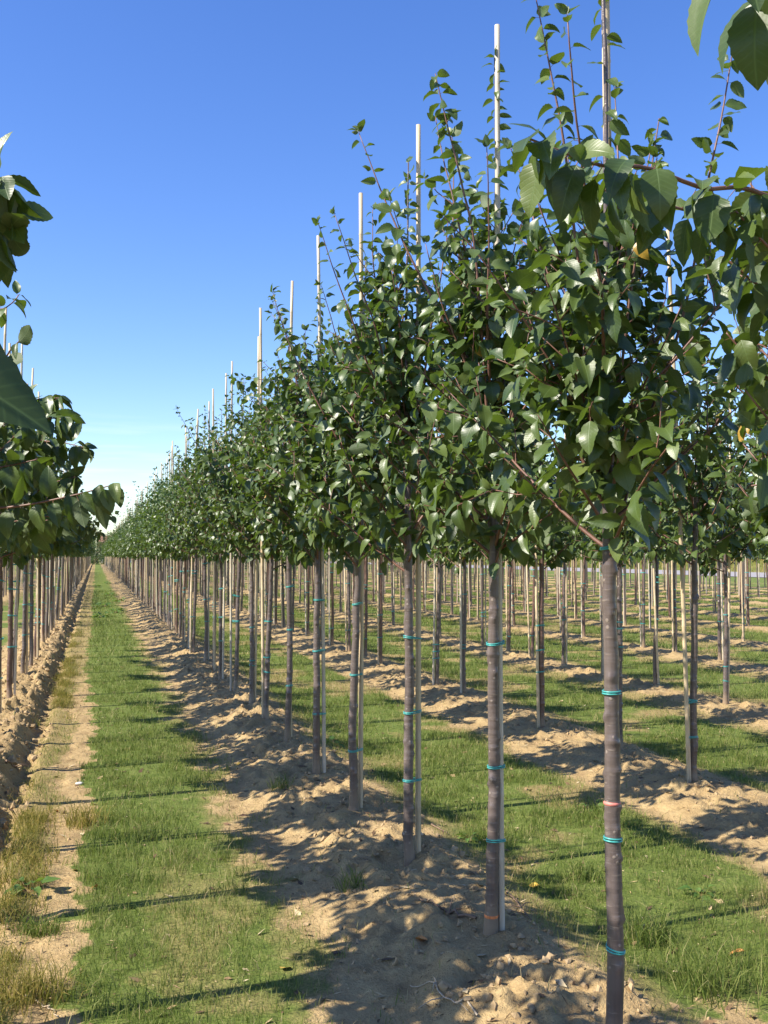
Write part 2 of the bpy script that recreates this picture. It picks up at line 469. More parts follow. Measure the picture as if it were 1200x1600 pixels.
def ground():
    xs = list(np.arange(-2.2, 3.4, 0.025)) + list(np.arange(3.4, 7.0, 0.036))
    x, st = 7.0, 0.036
    while x < 34: xs.append(x); st = min(0.16, st * 1.03); x += st
    while x < 2500: xs.append(x); st *= 1.16; x += st
    left = []; x, st = -2.2, 0.036
    while x > -2500: st *= 1.12; x -= st; left.append(x)
    xs = np.array(left[::-1] + xs)
    ys = [-400, -150, -60, -25, -10, -5, -3, -2, -1, 0, .5, 1, 1.3]
    y, st = 1.5, 0.027
    while y < 8: ys.append(y); y += st
    st = 0.036
    while y < 13: ys.append(y); y += st
    while y < 120: ys.append(y); st = min(st * 1.022, 1.2); y += st
    while y < 4000: ys.append(y); st *= 1.2; y += st
    ys = np.array(ys)
    X, Y = np.meshgrid(xs, ys)
    soil, dry = masks(X, Y)
    Z = ground_z(X, Y, soil)
    v = np.stack([X, Y, Z], -1).reshape(-1, 3)
    nx, ny = len(xs), len(ys)
    i = np.arange(ny - 1)[:, None]; j = np.arange(nx - 1)[None]
    q = np.stack([i * nx + j, i * nx + j + 1, (i + 1) * nx + j + 1, (i + 1) * nx + j], -1).reshape(-1, 4)
    m, nt, out = new_mat("field_ground")
    a_s, a_d = attr(nt, 'soil').outputs['Fac'], attr(nt, 'dry').outputs['Fac']
    tc = nn(nt, 'ShaderNodeTexCoord'); ob = tc.outputs['Object']
    n_big, n_mid, n_fine = noise(nt, 1.3, 4, ob), noise(nt, 9, 5, ob, 0.65), noise(nt, 70, 4, ob, 0.7)
    soilc = ramp(nt, math_n(nt, 'MULTIPLY_ADD', n_mid, 0.6, math_n(nt, 'MULTIPLY', n_fine, 0.4)), [(0.28, (0.19, 0.12, 0.055)), (0.48, (0.39, 0.272, 0.130)), (0.70, (0.54, 0.405, 0.20))])
    soilc = mixc(nt, math_n(nt, 'MULTIPLY', n_big, 0.35), soilc, (0.46, 0.335, 0.16))
    dark_patches = ramp(nt, noise(nt, 2.6, 5, ob, 0.7), [(0.52, (0, 0, 0)), (0.66, (1, 1, 1))])
    soilc = mixc(nt, math_n(nt, 'MULTIPLY', dark_patches, 0.5), soilc, (0.25, 0.165, 0.08))  # random patches of darker brown in the soil colour
    green = ramp(nt, math_n(nt, 'MULTIPLY_ADD', n_fine, 0.5, math_n(nt, 'MULTIPLY', n_mid, 0.5)), [(0.28, (0.06, 0.092, 0.017)), (0.50, (0.13, 0.172, 0.036)), (0.70, (0.25, 0.24, 0.08))])
    straw = ramp(nt, n_fine, [(0.3, (0.20, 0.16, 0.065)), (0.7, (0.42, 0.31, 0.13))])
    df = ramp(nt, math_n(nt, 'MULTIPLY_ADD', n_mid, 0.55, math_n(nt, 'SUBTRACT', a_d, 0.27)), [(0.25, (0, 0, 0)), (0.75, (1, 1, 1))])
    veg = mixc(nt, df, green, straw)
    sf = ramp(nt, math_n(nt, 'ADD', math_n(nt, 'MULTIPLY_ADD', n_mid, 0.7, a_s), math_n(nt, 'MULTIPLY_ADD', n_fine, 0.5, -0.60)), [(0.32, (0, 0, 0)), (0.62, (1, 1, 1))])
    col = mixc(nt, sf, veg, soilc)
    p = nn(nt, 'ShaderNodeBsdfPrincipled'); nt.links.new(col, p.inputs['Base Color'])
    p.inputs['Roughness'].default_value = 0.95; p.inputs['Specular IOR Level'].default_value = 0.15
    b = nn(nt, 'ShaderNodeBump'); b.inputs['Strength'].default_value = 0.9; b.inputs['Distance'].default_value = 0.03
    nt.links.new(math_n(nt, 'MULTIPLY_ADD', n_fine, 0.5, n_mid), b.inputs['Height'])
    nt.links.new(b.outputs[0], p.inputs['Normal'])
    nt.links.new(p.outputs[0], out.inputs['Surface'])
    o = build('ground', v, q, mats=[m], attrs={'soil': soil.ravel(), 'dry': dry.ravel()})
    tag(o, kind='structure')


ground()

rng = np.random.default_rng(7)

# ------------------------------------------------------------------ grass


def blades(px, py, pz, h, w, lean, rnd, seg2=True, r=rng):
    n = len(px)
    az = r.uniform(0, 2 * math.pi, n); fa = r.uniform(0, 2 * math.pi, n)
    d = np.stack([np.cos(az), np.sin(az), np.zeros(n)], -1)
    s = np.stack([np.cos(fa), np.sin(fa), np.zeros(n)], -1) * (w * 0.5)[:, None]
    b = np.stack([px, py, pz - 0.004], -1)
    up = np.array([0, 0, 1.0])
    tip = b + d * (lean * h)[:, None] + up * (h * np.sqrt(np.maximum(0.05, 1 - (lean * 0.8) ** 2)))[:, None]
    if not seg2:
        v = np.stack([b - s, b + s, tip], 1).reshape(-1, 3)
        t = np.arange(n * 3).reshape(-1, 3)
        return v, None, t, np.repeat(rnd, 3)
    midp = b + d * (lean * h * 0.28)[:, None] + up * (h * 0.55)[:, None]
    v = np.stack([b - s, b + s, midp + s * 0.75, midp - s * 0.75, tip], 1).reshape(-1, 3)
    k = np.arange(n)[:, None] * 5
    q = k + np.array([[0, 1, 2, 3]]); t = k + np.array([[3, 2, 4]])
    return v, q, t, np.repeat(rnd, 5)


def in_view(x, y, margin=60):
    zc = y * math.cos(YAW) + x * math.sin(YAW)
    xc = x * math.cos(YAW) - y * math.sin(YAW)
    zc_ = np.maximum(zc, 0.1)
    u = 600 + 1600 * xc / zc_
    v = 868 + 1600 * 1.62 / zc_
    return (zc > 0.5) & (u > -margin) & (u < 1200 + margin) & (v < 1600 + 120)


def grass():
    V, Q, T, R = [], [], [], []
    off = 0
    for zlo, zhi, dens, hs, ws, seg in ((2.5, 5.5, 9000, 1.0, 0.0028, True), (5.5, 9, 6500, 1.0, 0.0036, True), (9, 15, 2600, 1.1, 0.006, False),
                                   (15, 26, 800, 1.2, 0.011, False), (26, 46, 200, 1.3, 0.02, False)):
        x0, x1 = -1.2, min(34.0, zhi * 0.72)
        y0, y1 = 0.5, zhi * 1.05
        n = int((x1 - x0) * (y1 - y0) * dens)
        x = rng.uniform(x0, x1, n); y = rng.uniform(y0, y1, n)
        zc = depth_of(x, y)
        k = (zc > zlo) & (zc <= zhi) & in_view(x, y)
        x, y = x[k], y[k]
        soil, dry = masks(x, y)
        clump = fbm(x * 7, y * 7, 91, 3)
        bare = sstep(0.30, 0.42, fbm(x * 3.1, y * 2.3, 99, 3))
        pr = (0.2 + 0.8 * bare) * (1 - soil) ** 1.6 * np.clip(0.25 + 1.5 * (clump - 0.25), 0.08, 1) * (1 - 0.45 * dry) + 0.012 + 0.05 * soil * (1 - soil) * 4 * clump
        k = rng.random(len(x)) < pr
        x, y, dry, soil, clump = x[k], y[k], dry[k], soil[k], clump[k]
        n = len(x)
        tall = sstep(0.45, 0.8, fbm(x * 1.3, y * 1.3, 95, 2))
        h = hs * rng.uniform(0.026, 0.066, n) * (0.75 + 0.6 * clump) * (1 + 0.5 * tall) * (1 - 0.25 * dry)
        lean = np.clip(rng.normal(0.62, 0.25, n), 0.1, 1.15)
        rnd = np.clip(rng.normal(0.36, 0.19, n) + 0.42 * dry * rng.random(n) ** 0.6 + 0.35 * soil * rng.random(n) + (rng.random(n) < 0.07) * 0.45 + 0.20 * (fbm(x * 2.5, y * 2, 97, 3) - 0.5), 0, 1)
        z = ground_z(x, y)
        v, q, t, r = blades(x, y, z, h, ws * rng.uniform(0.6, 1.3, n), lean, rnd, seg)
        V.append(v); R.append(r)
        if q is not None: Q.append(q + off)
        T.append(t + off); off += len(v)
    o = build('grass', np.concatenate(V), np.concatenate(Q), np.concatenate(T), mats=[M_GRASS], attrs={'rnd': np.concatenate(R)}, smooth=False)
    tag(o, 'short mown grass growing between the rows of trees', 'grass', kind='stuff')


grass()


def weed_strip():
    """the yellowing rank grass between the left furrow and the bare wheel track"""
    V, Q, T, R = [], [], [], []; off = 0
    for k in range(330):
        y = 2.6 + 20 * rng.random() ** 1.5; x = rng.normal(-0.34, 0.055)
        if fbm(np.array([x * 3]), np.array([y * 1.1]), 130, 2)[0] < 0.44: continue
        n = 46
        px, py = x + rng.normal(0, 0.035, n), y + rng.normal(0, 0.05, n)
        pz = ground_z(px, py)
        h = rng.uniform(0.04, 0.115, n)
        lean = np.clip(rng.normal(0.85, 0.2, n), 0.3, 1.2)
        v, q, t, r = blades(px, py, pz, h, np.full(n, 0.0034), lean, np.clip(rng.normal(0.3, 0.28, n), 0, 1))
        V.append(v); Q.append(q + off); T.append(t + off); R.append(r); off += len(v)
    o = build('weed_grass', np.concatenate(V), np.concatenate(Q), np.concatenate(T), mats=[M_DRYGRASS], attrs={'rnd': np.concatenate(R)}, smooth=False)
    tag(o, 'yellowing long grass along the furrow beside the bare wheel track', 'grass', kind='stuff')


weed_strip()


def clods():
    """crumbs of turned earth lying on the ridges"""
    base = []
    ph = (1 + 5 ** .5) / 2
    ico = np.array([(-1, ph, 0), (1, ph, 0), (-1, -ph, 0), (1, -ph, 0), (0, -1, ph), (0, 1, ph), (0, -1, -ph), (0, 1, -ph), (ph, 0, -1), (ph, 0, 1), (-ph, 0, -1), (-ph, 0, 1)], float)
    ico /= np.linalg.norm(ico[0])
    f = np.array([(0, 11, 5), (0, 5, 1), (0, 1, 7), (0, 7, 10), (0, 10, 11), (1, 5, 9), (5, 11, 4), (11, 10, 2), (10, 7, 6), (7, 1, 8), (3, 9, 4), (3, 4, 2), (3, 2, 6), (3, 6, 8), (3, 8, 9), (4, 9, 5), (2, 4, 11), (6, 2, 10), (8, 6, 7), (9, 8, 1)])
    n = 26000
    rows = rng.choice(np.array(ROWS[3:9]), n, p=[0.34, 0.30, 0.16, 0.1, 0.06, 0.04])
    x = rows + rng.normal(0, 0.30, n); y = 2 + 26 * rng.random(n) ** 1.7
    k = in_view(x, y, 20) & (masks(x, y)[0] > 0.5)
    x, y = x[k], y[k]; n = len(x)
    s = 0.0025 + 0.015 * rng.random(n) ** 5.0
    s = np.where(x < -0.3, s * 1.6, s)
    v = ico[None] * (1 + 0.35 * rng.normal(0, 1, (n, 12, 1))).clip(0.5, 1.6) * s[:, None, None] * rng.uniform(0.7, 1.3, (n, 1, 3))
    v = v + np.stack([x, y, ground_z(x, y) + s * 0.2], -1)[:, None]
    t = (np.arange(n)[:, None, None] * 12 + f[None]).reshape(-1, 3)
    o = build('soil_clods', v.reshape(-1, 3), None, t, mats=[M_CLOD], smooth=False)
    tag(o, 'crumbs and clods of dry sandy earth on the tree ridges', 'soil', kind='stuff')


clods()


def litter():
    '''straw, leaf fragments and bark crumbs strewn over soil and sward'''
    n = 15000
    y = 2.2 + 15 * rng.random(n) ** 1.6; x = rng.uniform(-1.0, 6.0, n)
    k = in_view(x, y, 20); x, y = x[k], y[k]; n = len(x)
    a = rng.uniform(0, 6.28, n); ln = 0.006 + 0.03 * rng.random(n) ** 3; wd = np.where(rng.random(n) < 0.3, ln * 0.4, 0.0016)
    d = np.stack([np.cos(a), np.sin(a), rng.normal(0, .25, n)], -1) * ln[:, None]; w = np.stack([-np.sin(a), np.cos(a), rng.normal(0, .3, n)], -1) * wd[:, None]
    p = np.stack([x, y, ground_z(x, y) + 0.005], -1)
    v = np.stack([p - d - w * .3, p - d * .1 - w, p + d, p - d * .1 + w + np.array([0, 0, 0.002])], 1).reshape(-1, 3)
    q = np.arange(n * 4).reshape(-1, 4)
    m = grass_material('litter_bits', [(0.0, (0.07, 0.045, 0.03)), (0.45, (0.20, 0.12, 0.06)), (0.75, (0.42, 0.30, 0.15)), (1.0, (0.58, 0.48, 0.30))], 0.1)
    tag(build('litter', v, q, mats=[m], attrs={'rnd': np.repeat(rng.random(n), 4)}, smooth=False), 'bits of straw and dead leaf strewn over the soil', 'litter', kind='stuff')


litter()

# ------------------------------------------------------------------ leaves


def leaf_template(rows, cols, serr=0.0):
    """grid of (x in -1..1, t in 0..1), half-width profile included"""
    t = np.linspace(0, 1, rows + 1)
    t = t ** 0.9
    w = np.maximum(t, 1e-4) ** 0.55 * np.maximum(1 - t, 0) ** 0.92
    w = w / w.max(); w[0] = 0.04; w[-1] = 0.01
    if serr:
        w = w * (1 + serr * np.where(np.arange(rows + 1) % 2 == 0, 1, -1)); w[-1] = 0.01
    x = np.linspace(-1, 1, cols + 1)
    X, T = np.meshgrid(x, t)
    Wd = np.repeat(w[:, None], cols + 1, 1)
    nc = cols + 1
    i = np.arange(rows)[:, None]; j = np.arange(cols)[None]
    q = np.stack([i * nc + j, i * nc + j + 1, (i + 1) * nc + j + 1, (i + 1) * nc + j], -1).reshape(-1, 4)
    return X.ravel(), T.ravel(), Wd.ravel(), q


T_HI = leaf_template(14, 4, 0.045)
T_MID = leaf_template(5, 2)
T_LOW = leaf_template(2, 2)


def leaf_arrays(L, tmpl, r):
    """L: dict of pos, axis, ref, size, rnd (arrays). Returns verts, quads, luv, rnd"""
    X, T, Wd, q = tmpl
    n = len(L['pos'])
    a = L['axis'] / (np.linalg.norm(L['axis'], axis=1, keepdims=True) + 1e-9)
    ref = L['ref'] - (L['ref'] * a).sum(1, keepdims=True) * a
    nl = np.linalg.norm(ref, axis=1, keepdims=True)
    alt = np.cross(a, np.array([1.0, 0.2, 0.1])); alt /= np.linalg.norm(alt, axis=1, keepdims=True) + 1e-9
    nrm = np.where(nl > 0.05, ref / np.maximum(nl, 1e-6), alt)
    side = np.cross(a, nrm)
    ratio = r.uniform(0.50, 0.68, n); bend = r.uniform(0.1, 1.1, n); fold = r.uniform(0.05, 0.55, n)
    wav = r.uniform(0, 0.06, n); wph = r.uniform(0, 6.28, n); tw = r.normal(0, 0.25, n)
    hw = 0.5 * ratio[:, None] * Wd[None]
    x = X[None] * hw
    t = T[None]
    b = bend[:, None]
    yy = np.sin(b * t) / b; zz = -(1 - np.cos(b * t)) / b
    ax = np.abs(x)
    xl = x * np.cos(fold)[:, None]
    zl = zz + ax * np.sin(fold)[:, None] + wav[:, None] * np.sin(9 * t + wph[:, None]) * (X[None] ** 2) * (Wd[None])
    ang = tw[:, None] * t
    xr = xl * np.cos(ang) - (zl - zz) * np.sin(ang); zr = xl * np.sin(ang) + (zl - zz) * np.cos(ang) + zz
    s = L['size'][:, None, None]
    v = L['pos'][:, None] + s * (xr[..., None] * side[:, None] + yy[..., None] * a[:, None] + zr[..., None] * nrm[:, None])
    m = len(X)
    qq = (np.arange(n)[:, None, None] * m + q[None]).reshape(-1, 4)
    luv = np.stack([np.broadcast_to(X[None] * Wd[None], (n, m)), np.broadcast_to(t, (n, m)), np.zeros((n, m))], -1).reshape(-1, 3)
    return v.reshape(-1, 3), qq, luv, np.repeat(L['rnd'], m)


def leaf_mesh(name, L, tmpl, r, mat=None, petiole=True, parent=None, link=True):
    v, q, luv, rnd = leaf_arrays(L, tmpl, r)
    mats = [mat or M_LEAF]
    qm = np.zeros(len(q), int)
    if petiole and 'stem' in L:
        # three-sided stalks from the twig to the blade
        g = Geo()
        n = len(L['pos'])
        a0, a1 = L['stem'], L['pos']
        d = a1 - a0; dl = np.linalg.norm(d, axis=1, keepdims=True) + 1e-9; d = d / dl
        s1 = np.cross(d, np.array([0.3, 0.5, 0.8])); s1 /= np.linalg.norm(s1, axis=1, keepdims=True) + 1e-9
        s2 = np.cross(d, s1)
        rr = L['size'][:, None] * 0.010
        ring = [(math.cos(k * 2.0944), math.sin(k * 2.0944)) for k in range(3)]
        pv = np.stack([a0 + rr * (c * s1 + s * s2) for c, s in ring] + [a1 + rr * (c * s1 + s * s2) for c, s in ring], 1).reshape(-1, 3)
        pq = (np.arange(n)[:, None, None] * 6 + np.array([[0, 1, 4, 3], [1, 2, 5, 4], [2, 0, 3, 5]])[None]).reshape(-1, 4) + len(v)
        v = np.concatenate([v, pv]); q = np.concatenate([q, pq]); qm = np.concatenate([qm, np.ones(len(pq), int)])
        luv = np.concatenate([luv, np.zeros((len(pv), 3))]); rnd = np.concatenate([rnd, np.full(len(pv), .3)])
        mats.append(M_PETIOLE)
    return build(name, v, q, mats=mats, qmat=qm, attrs={'luv': luv, 'rnd': rnd}, parent=parent, link=link)


TO_SUN = np.array(sv)      # leaves turn their blades to the light


class Crown:
    """twigs and leaves of one young tree, in the tree's own space (foot at the origin)"""

    def __init__(self, seed, keep=None, clear=1.46, top=3.42, zl=2.62, width=1.0, dens=1.0, leaf=0.092, lean=(0, 0), droop=1.0, shoots=None, flat=30):
        self.r = np.random.default_rng(seed); self.keep = keep
        self.branches = []       # (points, r0, r1)
        self.P, self.A, self.F, self.Sz, self.St = [], [], [], [], []
        self.tone = {}
        self.leaf, self.dens, self.droop = leaf, dens, droop
        r = self.r
        n = 26
        zz = np.linspace(0, top, n)
        wx = np.cumsum(r.normal(0, 0.0035, n)); wy = np.cumsum(r.normal(0, 0.0035, n))
        wx -= np.linspace(0, 1, n) * wx[-1]; wy -= np.linspace(0, 1, n) * wy[-1]
        self.trunk = np.stack([wx + lean[0] * zz, wy + lean[1] * zz, zz], -1)
        self.clear, self.top = clear, top
        nl = int(r.integers(21, 25) * (0.85 + 0.15 * dens))
        az = r.uniform(0, 6.28)
        for k in range(nl):
            f = k / (nl - 1)
            z = clear + (min(zl, top - 0.6) - clear) * f ** 1.2 + r.uniform(-0.03, 0.03)
            az += 2.4 + r.normal(0, 0.35)
            up = rad(flat + (62 - flat) * f ** 0.7 + r.normal(0, 8))
            ln = width * (0.78 - 0.36 * f + r.normal(0, 0.11))
            ln = max(0.28, ln)
            self.lateral(self.axis_at(z), az, up, ln, 0.0068 - 0.003 * f)
        self.upper = clear + 0.62 * (top - clear)
        a0 = r.uniform(0, 6.28)
        for k in range(int(r.integers(6, 9)) if shoots is None else shoots):          # long upright shoots
            z = clear + r.uniform(0.05, 0.85)
            self.lateral(self.axis_at(z), a0 + k * 2.4 + r.normal(0, .3), rad(r.uniform(48, 72)), min(r.uniform(0.8, 1.5), top - z - 0.15) * min(width, 1.1), 0.0075, shoot=True)
        # leaves straight on the leader
        z = clear + 0.1
        while z < top - 0.02:
            p = self.axis_at(z); f = (z - clear) / (top - clear)
            a = r.uniform(0, 6.28)
            for _ in range(1 if f < 0.8 else 2):
                self.leaf_at(p, np.array([math.cos(a), math.sin(a), 0.35 * f + 0.1]), (0.95 - 0.42 * f), f * 0.6); a += 2.4
            z += r.uniform(0.024, 0.048) / dens
        self.tuft(self.axis_at(top), np.array([0, 0, 1.0]))

    def axis_at(self, z):
        return np.array([np.interp(z, self.trunk[:, 2], self.trunk[:, i]) for i in range(3)])

    def ok(self, p):
        return self.keep is None or self.keep(p)

    def leaf_at(self, p, d, size, stiff):
        """one leaf on a stalk; stiff = 1 stands out, 0 hangs"""
        r = self.r
        d = d / (np.linalg.norm(d) + 1e-9)
        sz = self.leaf * size * r.uniform(0.78, 1.15)
        hang = (1 - stiff) * self.droop
        dd = d + np.array([0, 0, -1.0]) * hang * r.uniform(0.5, 2.0) + r.normal(0, 0.3, 3)
        st = p + (d * 0.8 + np.array([0, 0, -0.25 * hang])) * sz * r.uniform(0.12, 0.3)
        if not self.ok(st + dd * sz / (np.linalg.norm(dd) + 1e-9)): return
        out = np.array([d[0], d[1], 0.0])
        ref = np.array([0, 0, 0.45]) + 0.6 * out + r.normal(0, 0.5, 3) + 0.55 * TO_SUN
        self.P.append(st); self.A.append(dd); self.F.append(ref); self.Sz.append(sz); self.St.append(p)

    def tuft(self, p, d):
        r = self.r
        for k in range(4):
            a = r.uniform(0, 6.28)
            self.leaf_at(p, d * 0.9 + np.array([math.cos(a), math.sin(a), 0]) * 0.6, r.uniform(0.35, 0.55), 0.9)

    def lateral(self, p0, az, up, ln, r0, shoot=False):
        r = self.r
        n = max(6, int(ln / 0.06))
        d = np.array([math.cos(az) * math.cos(up), math.sin(az) * math.cos(up), math.sin(up)])
        pts = [p0]; dirs = [d]
        for k in range(n):
            t = k / n
            curve = 0.02 if shoot else 0.035 * (1 - 1.3 * t)
            d = d + np.array([0, 0, curve]) + r.normal(0, 0.035, 3); d /= np.linalg.norm(d)
            pts.append(pts[-1] + d * ln / n); dirs.append(d)
        if self.keep is not None:
            m = len(pts)
            for k in range(len(pts)):
                if not self.keep(pts[k]): m = k; break
            if m < 3: return
            pts, dirs = pts[:m], dirs[:m]; n = m - 1
        self.stem(np.array(pts), np.array(dirs), ln, r0, shoot, True)

    def stem(self, pts, dirs, ln, r0, shoot, twigs):
        r = self.r
        n = len(pts) - 1
        self.branches.append((pts, r0, 0.0016))
        step = (0.032 if shoot else 0.028) / self.dens
        s = 0.05 if not twigs else 0.10
        phi = r.uniform(0, 6.28)
        while s < ln:
            f = s / ln
            k = min(n - 1, int(f * n)); u = f * n - k
            if k >= n: break
            p = pts[k] * (1 - u) + pts[k + 1] * u; d = dirs[k]
            phi += 2.4 + r.normal(0, 0.3)
            a1 = np.cross(d, [0.13, 0.21, 0.97]); a1 /= np.linalg.norm(a1) + 1e-9; a2 = np.cross(d, a1)
            o = a1 * math.cos(phi) + a2 * math.sin(phi)
            up_ness = max(0.0, d[2])
            tip = f > 0.72
            size = (1.08 - 0.58 * max(0, (f - 0.5) / 0.5)) if (shoot or up_ness > 0.7) else (1.05 - 0.35 * f ** 3)
            self.leaf_at(p, o + d * 0.45, size, 0.25 + 0.55 * f * up_ness + (0.15 if shoot else 0))
            if twigs and not shoot and 0.16 < f < 0.86 and r.random() < (0.46 - 0.2 * f) * self.dens ** 0.3:
                self.twig(p, o * 0.8 + d * 0.75 + np.array([0, 0, 0.15]), r.uniform(0.10, 0.30) * (1 - 0.35 * f))
            if twigs and shoot and 0.08 < f < 0.62 and r.random() < 0.30:
                self.twig(p, o * 0.8 + d * 0.75, r.uniform(0.08, 0.24))
            s += step * r.uniform(0.65, 1.35)
        self.tuft(pts[-1], dirs[-1])

    def twig(self, p, d, ln):
        r = self.r; d = d / np.linalg.norm(d)
        pts, dirs = [p], [d]
        for k in range(4):
            d = d + r.normal(0, 0.08, 3) + np.array([0, 0, 0.02]); d /= np.linalg.norm(d)
            pts.append(pts[-1] + d * ln / 4); dirs.append(d)
        if not self.ok(pts[-1]): return
        self.stem(np.array(pts), np.array(dirs), ln, 0.0026, False, False)

    def leaves(self):
        n = len(self.P)
        tone = np.clip(self.r.beta(2.0, 2.2, n) + (self.r.random(n) < 0.004) * 0.6, 0, 1)
        for k, v in self.tone.items(): tone[k] = v
        return dict(pos=np.array(self.P), axis=np.array(self.A), ref=np.array(self.F), size=np.array(self.Sz), stem=np.array(self.St),
                    rnd=tone)

    def branch_geo(self, sides=5):
        g = Geo()
        for pts, a, b in self.branches:
            m = len(pts)
            g.tube(pts, np.linspace(a, b, m), sides if a > 0.004 else 4)
        return g

    def trunk_geo(self, hi=True, rb=0.0232):
        r = self.r
        g = Geo()
        z = np.concatenate([np.linspace(-0.12, 1.6, 230 if hi else 12), np.linspace(1.65, self.top, 24 if hi else 6)])
        pts = np.stack([np.interp(z, self.trunk[:, 2], self.trunk[:, i]) for i in range(2)] + [z], -1)
        rr = np.interp(z, [-0.12, 0.0, 0.12, 1.0, 1.5, 2.2, self.top], [rb * 1.55, rb * 1.34, rb * 1.08, rb * 0.94, rb * 0.86, rb * 0.42, 0.003])
        if hi:
            knots = [(r.uniform(0.1, 1.5), r.uniform(0, 6.28), r.uniform(0.003, 0.008)) for _ in range(34)]

            def bumps(n, sides):
                th = np.arange(sides) / sides * 2 * math.pi
                o = np.zeros((n, sides))
                for kz, ka, h in knots:
                    da = np.angle(np.exp(1j * (th - ka)))
                    o += h * np.exp(-((z[:, None] - kz) / 0.011) ** 2 - (da[None] / 0.42) ** 2)
                return o + 0.0004 * r.normal(0, 1, (n, 1)) + 0.0006 * np.sin(z * 21 + 2)[:, None]
            g.tube(pts, rr, 18, bumps=bumps)
        else:
            g.tube(pts, rr, 8)
        return g


def cane_geo(h=3.65, r=0.0125, seed=0, hi=True):
    rg = np.random.default_rng(seed)
    g = Geo()
    nodes = np.cumsum(rg.uniform(0.22, 0.34, 16)) if hi else np.zeros(0)
    z = np.unique(np.concatenate([np.linspace(-0.15, h, 16), nodes[nodes < h - 0.05] - 0.008, nodes[nodes < h - .05], nodes[nodes < h - .05] + 0.008]))
    rr = np.interp(z, [0, h], [r * 1.08, r * 0.86])
    for nd in nodes:
        rr = rr + 0.0016 * np.exp(-((z - nd) / 0.005) ** 2)
    bx = rg.normal(0, 0.010); by = rg.normal(0, 0.010)
    pts = np.stack([bx * np.sin(z / h * 3.14), by * np.sin(z / h * 3.14), z], -1)
    g.tube(pts, rr, 10 if hi else 6)
    return g


def tie_mesh(name, p, rt, q, rc, z, mat=None, strands=2, link=True, parent=None):
    """plastic ties looped round stem (centre p, radius rt) and cane (centre q, radius rc) at height z"""
    g = Geo()
    p = np.asarray(p, float)[:2]; q = np.asarray(q, float)[:2]
    th = np.linspace(0, 2 * math.pi, 40, endpoint=False)
    pts = np.concatenate([p + (rt + 0.003) * np.stack([np.cos(th), np.sin(th)], -1), q + (rc + 0.003) * np.stack([np.cos(th), np.sin(th)], -1)])
    P = sorted(map(tuple, pts))
    def half(P):
        h = []
        for a in P:
            while len(h) > 1 and (h[-1][0] - h[-2][0]) * (a[1] - h[-2][1]) - (h[-1][1] - h[-2][1]) * (a[0] - h[-2][0]) <= 0: h.pop()
            h.append(a)
        return h
    hull = np.array(half(P)[:-1] + half(P[::-1])[:-1])
    tilt = rng.normal(0, 0.06, 2)
    for k in range(strands):
        zz = z + (k - (strands - 1) / 2) * 0.0068 + (hull - p) @ (tilt * (1 + 0.6 * k))
        g.tube(np.column_stack([hull, zz]), 0.0027, 6, closed=True)
    return g.build(name, [mat or M_TIE], parent=parent, link=link)


def band_geo(p, r, z, h):
    g = Geo()
    zz = np.linspace(z - h / 2, z + h / 2, 4)
    g.tube(np.column_stack([np.full(4, p[0]), np.full(4, p[1]), zz]), [r * 0.98, r + 0.0025, r + 0.0025, r * 0.98], 16, cap=False)
    return g


# ------------------------------------------------------------------ the trees of the nursery
TREE_GROUP = 'young trees in the nursery rows'
CANE_GROUP = 'support canes beside the young trees'
ORD = 'first second third fourth fifth sixth seventh eighth ninth tenth eleventh twelfth thirteenth fourteenth'.split()
LANE = 'of the row right of the grass strip'

# shared crowns: (trunk mesh, branch mesh, leaf mesh, crown data)
VARS = []
for s in range(9):
    c = Crown(100 + s, top=3.36 + 0.05 * (s % 4), width=(0.84, 0.98, 1.1)[s % 3], zl=(2.45, 2.75, 2.6, 2.35)[s % 4], shoots=(5, 9, 7, 8)[s % 4], dens=(0.85, 1.0, 0.92, 1.05)[s % 4], leaf=0.093, lean=(rng.normal(0, 0.008), rng.normal(0, 0.008)))
    VARS.append((c, c.trunk_geo(True).build('trunk', [M_BARK if s % 3 else M_BARK_RED], link=False), c.branch_geo(4).build('branches', [M_TWIG], link=False),
                 leaf_mesh('crown', c.leaves(), T_MID, c.r, petiole=False, link=False)))
print('leaves per tree', [len(v[0].P) for v in VARS])
# lighter ones for the middle distance
VARS_FAR = []
for s in range(7):
    c = Crown(200 + s, top=3.36 + 0.05 * (s % 4), width=(0.85, 0.98, 1.1)[s % 3], zl=(2.45, 2.75, 2.6, 2.35)[s % 4], dens=0.60, leaf=0.120, lean=(rng.normal(0, 0.01), rng.normal(0, 0.01)))
    VARS_FAR.append((c, c.trunk_geo(False).build('trunk', [M_BARK if s % 2 else M_BARK_RED], link=False), None, leaf_mesh('crown', c.leaves(), T_LOW, c.r, petiole=False, link=False)))
# the left row is lower and broader, its leaves hang more
VARS_LEFT, VARS_LEFT_FAR = [], []
for s in range(4):
    c = Crown(140 + s, top=2.75 + 0.06 * (s % 3), width=1.2, dens=1.0, leaf=0.115, droop=1.3, shoots=2, flat=16, zl=2.15, lean=(rng.normal(0, 0.008), rng.normal(0, 0.008)))
    VARS_LEFT.append((c, c.trunk_geo(True).build('trunk', [M_BARK_RED if s % 2 else M_BARK], link=False), c.branch_geo(4).build('branches', [M_TWIG], link=False),
                      leaf_mesh('crown', c.leaves(), T_MID, c.r, petiole=False, link=False)))
    c = Crown(240 + s, top=2.75 + 0.06 * (s % 3), width=1.2, dens=0.62, leaf=0.125, droop=1.3, shoots=2)
    VARS_LEFT_FAR.append((c, c.trunk_geo(False).build('trunk', [M_BARK_RED if s % 2 else M_BARK], link=False), None, leaf_mesh('crown', c.leaves(), T_LOW, c.r, petiole=False, link=False)))
print('leaves per far tree', [len(v[0].P) for v in VARS_FAR])
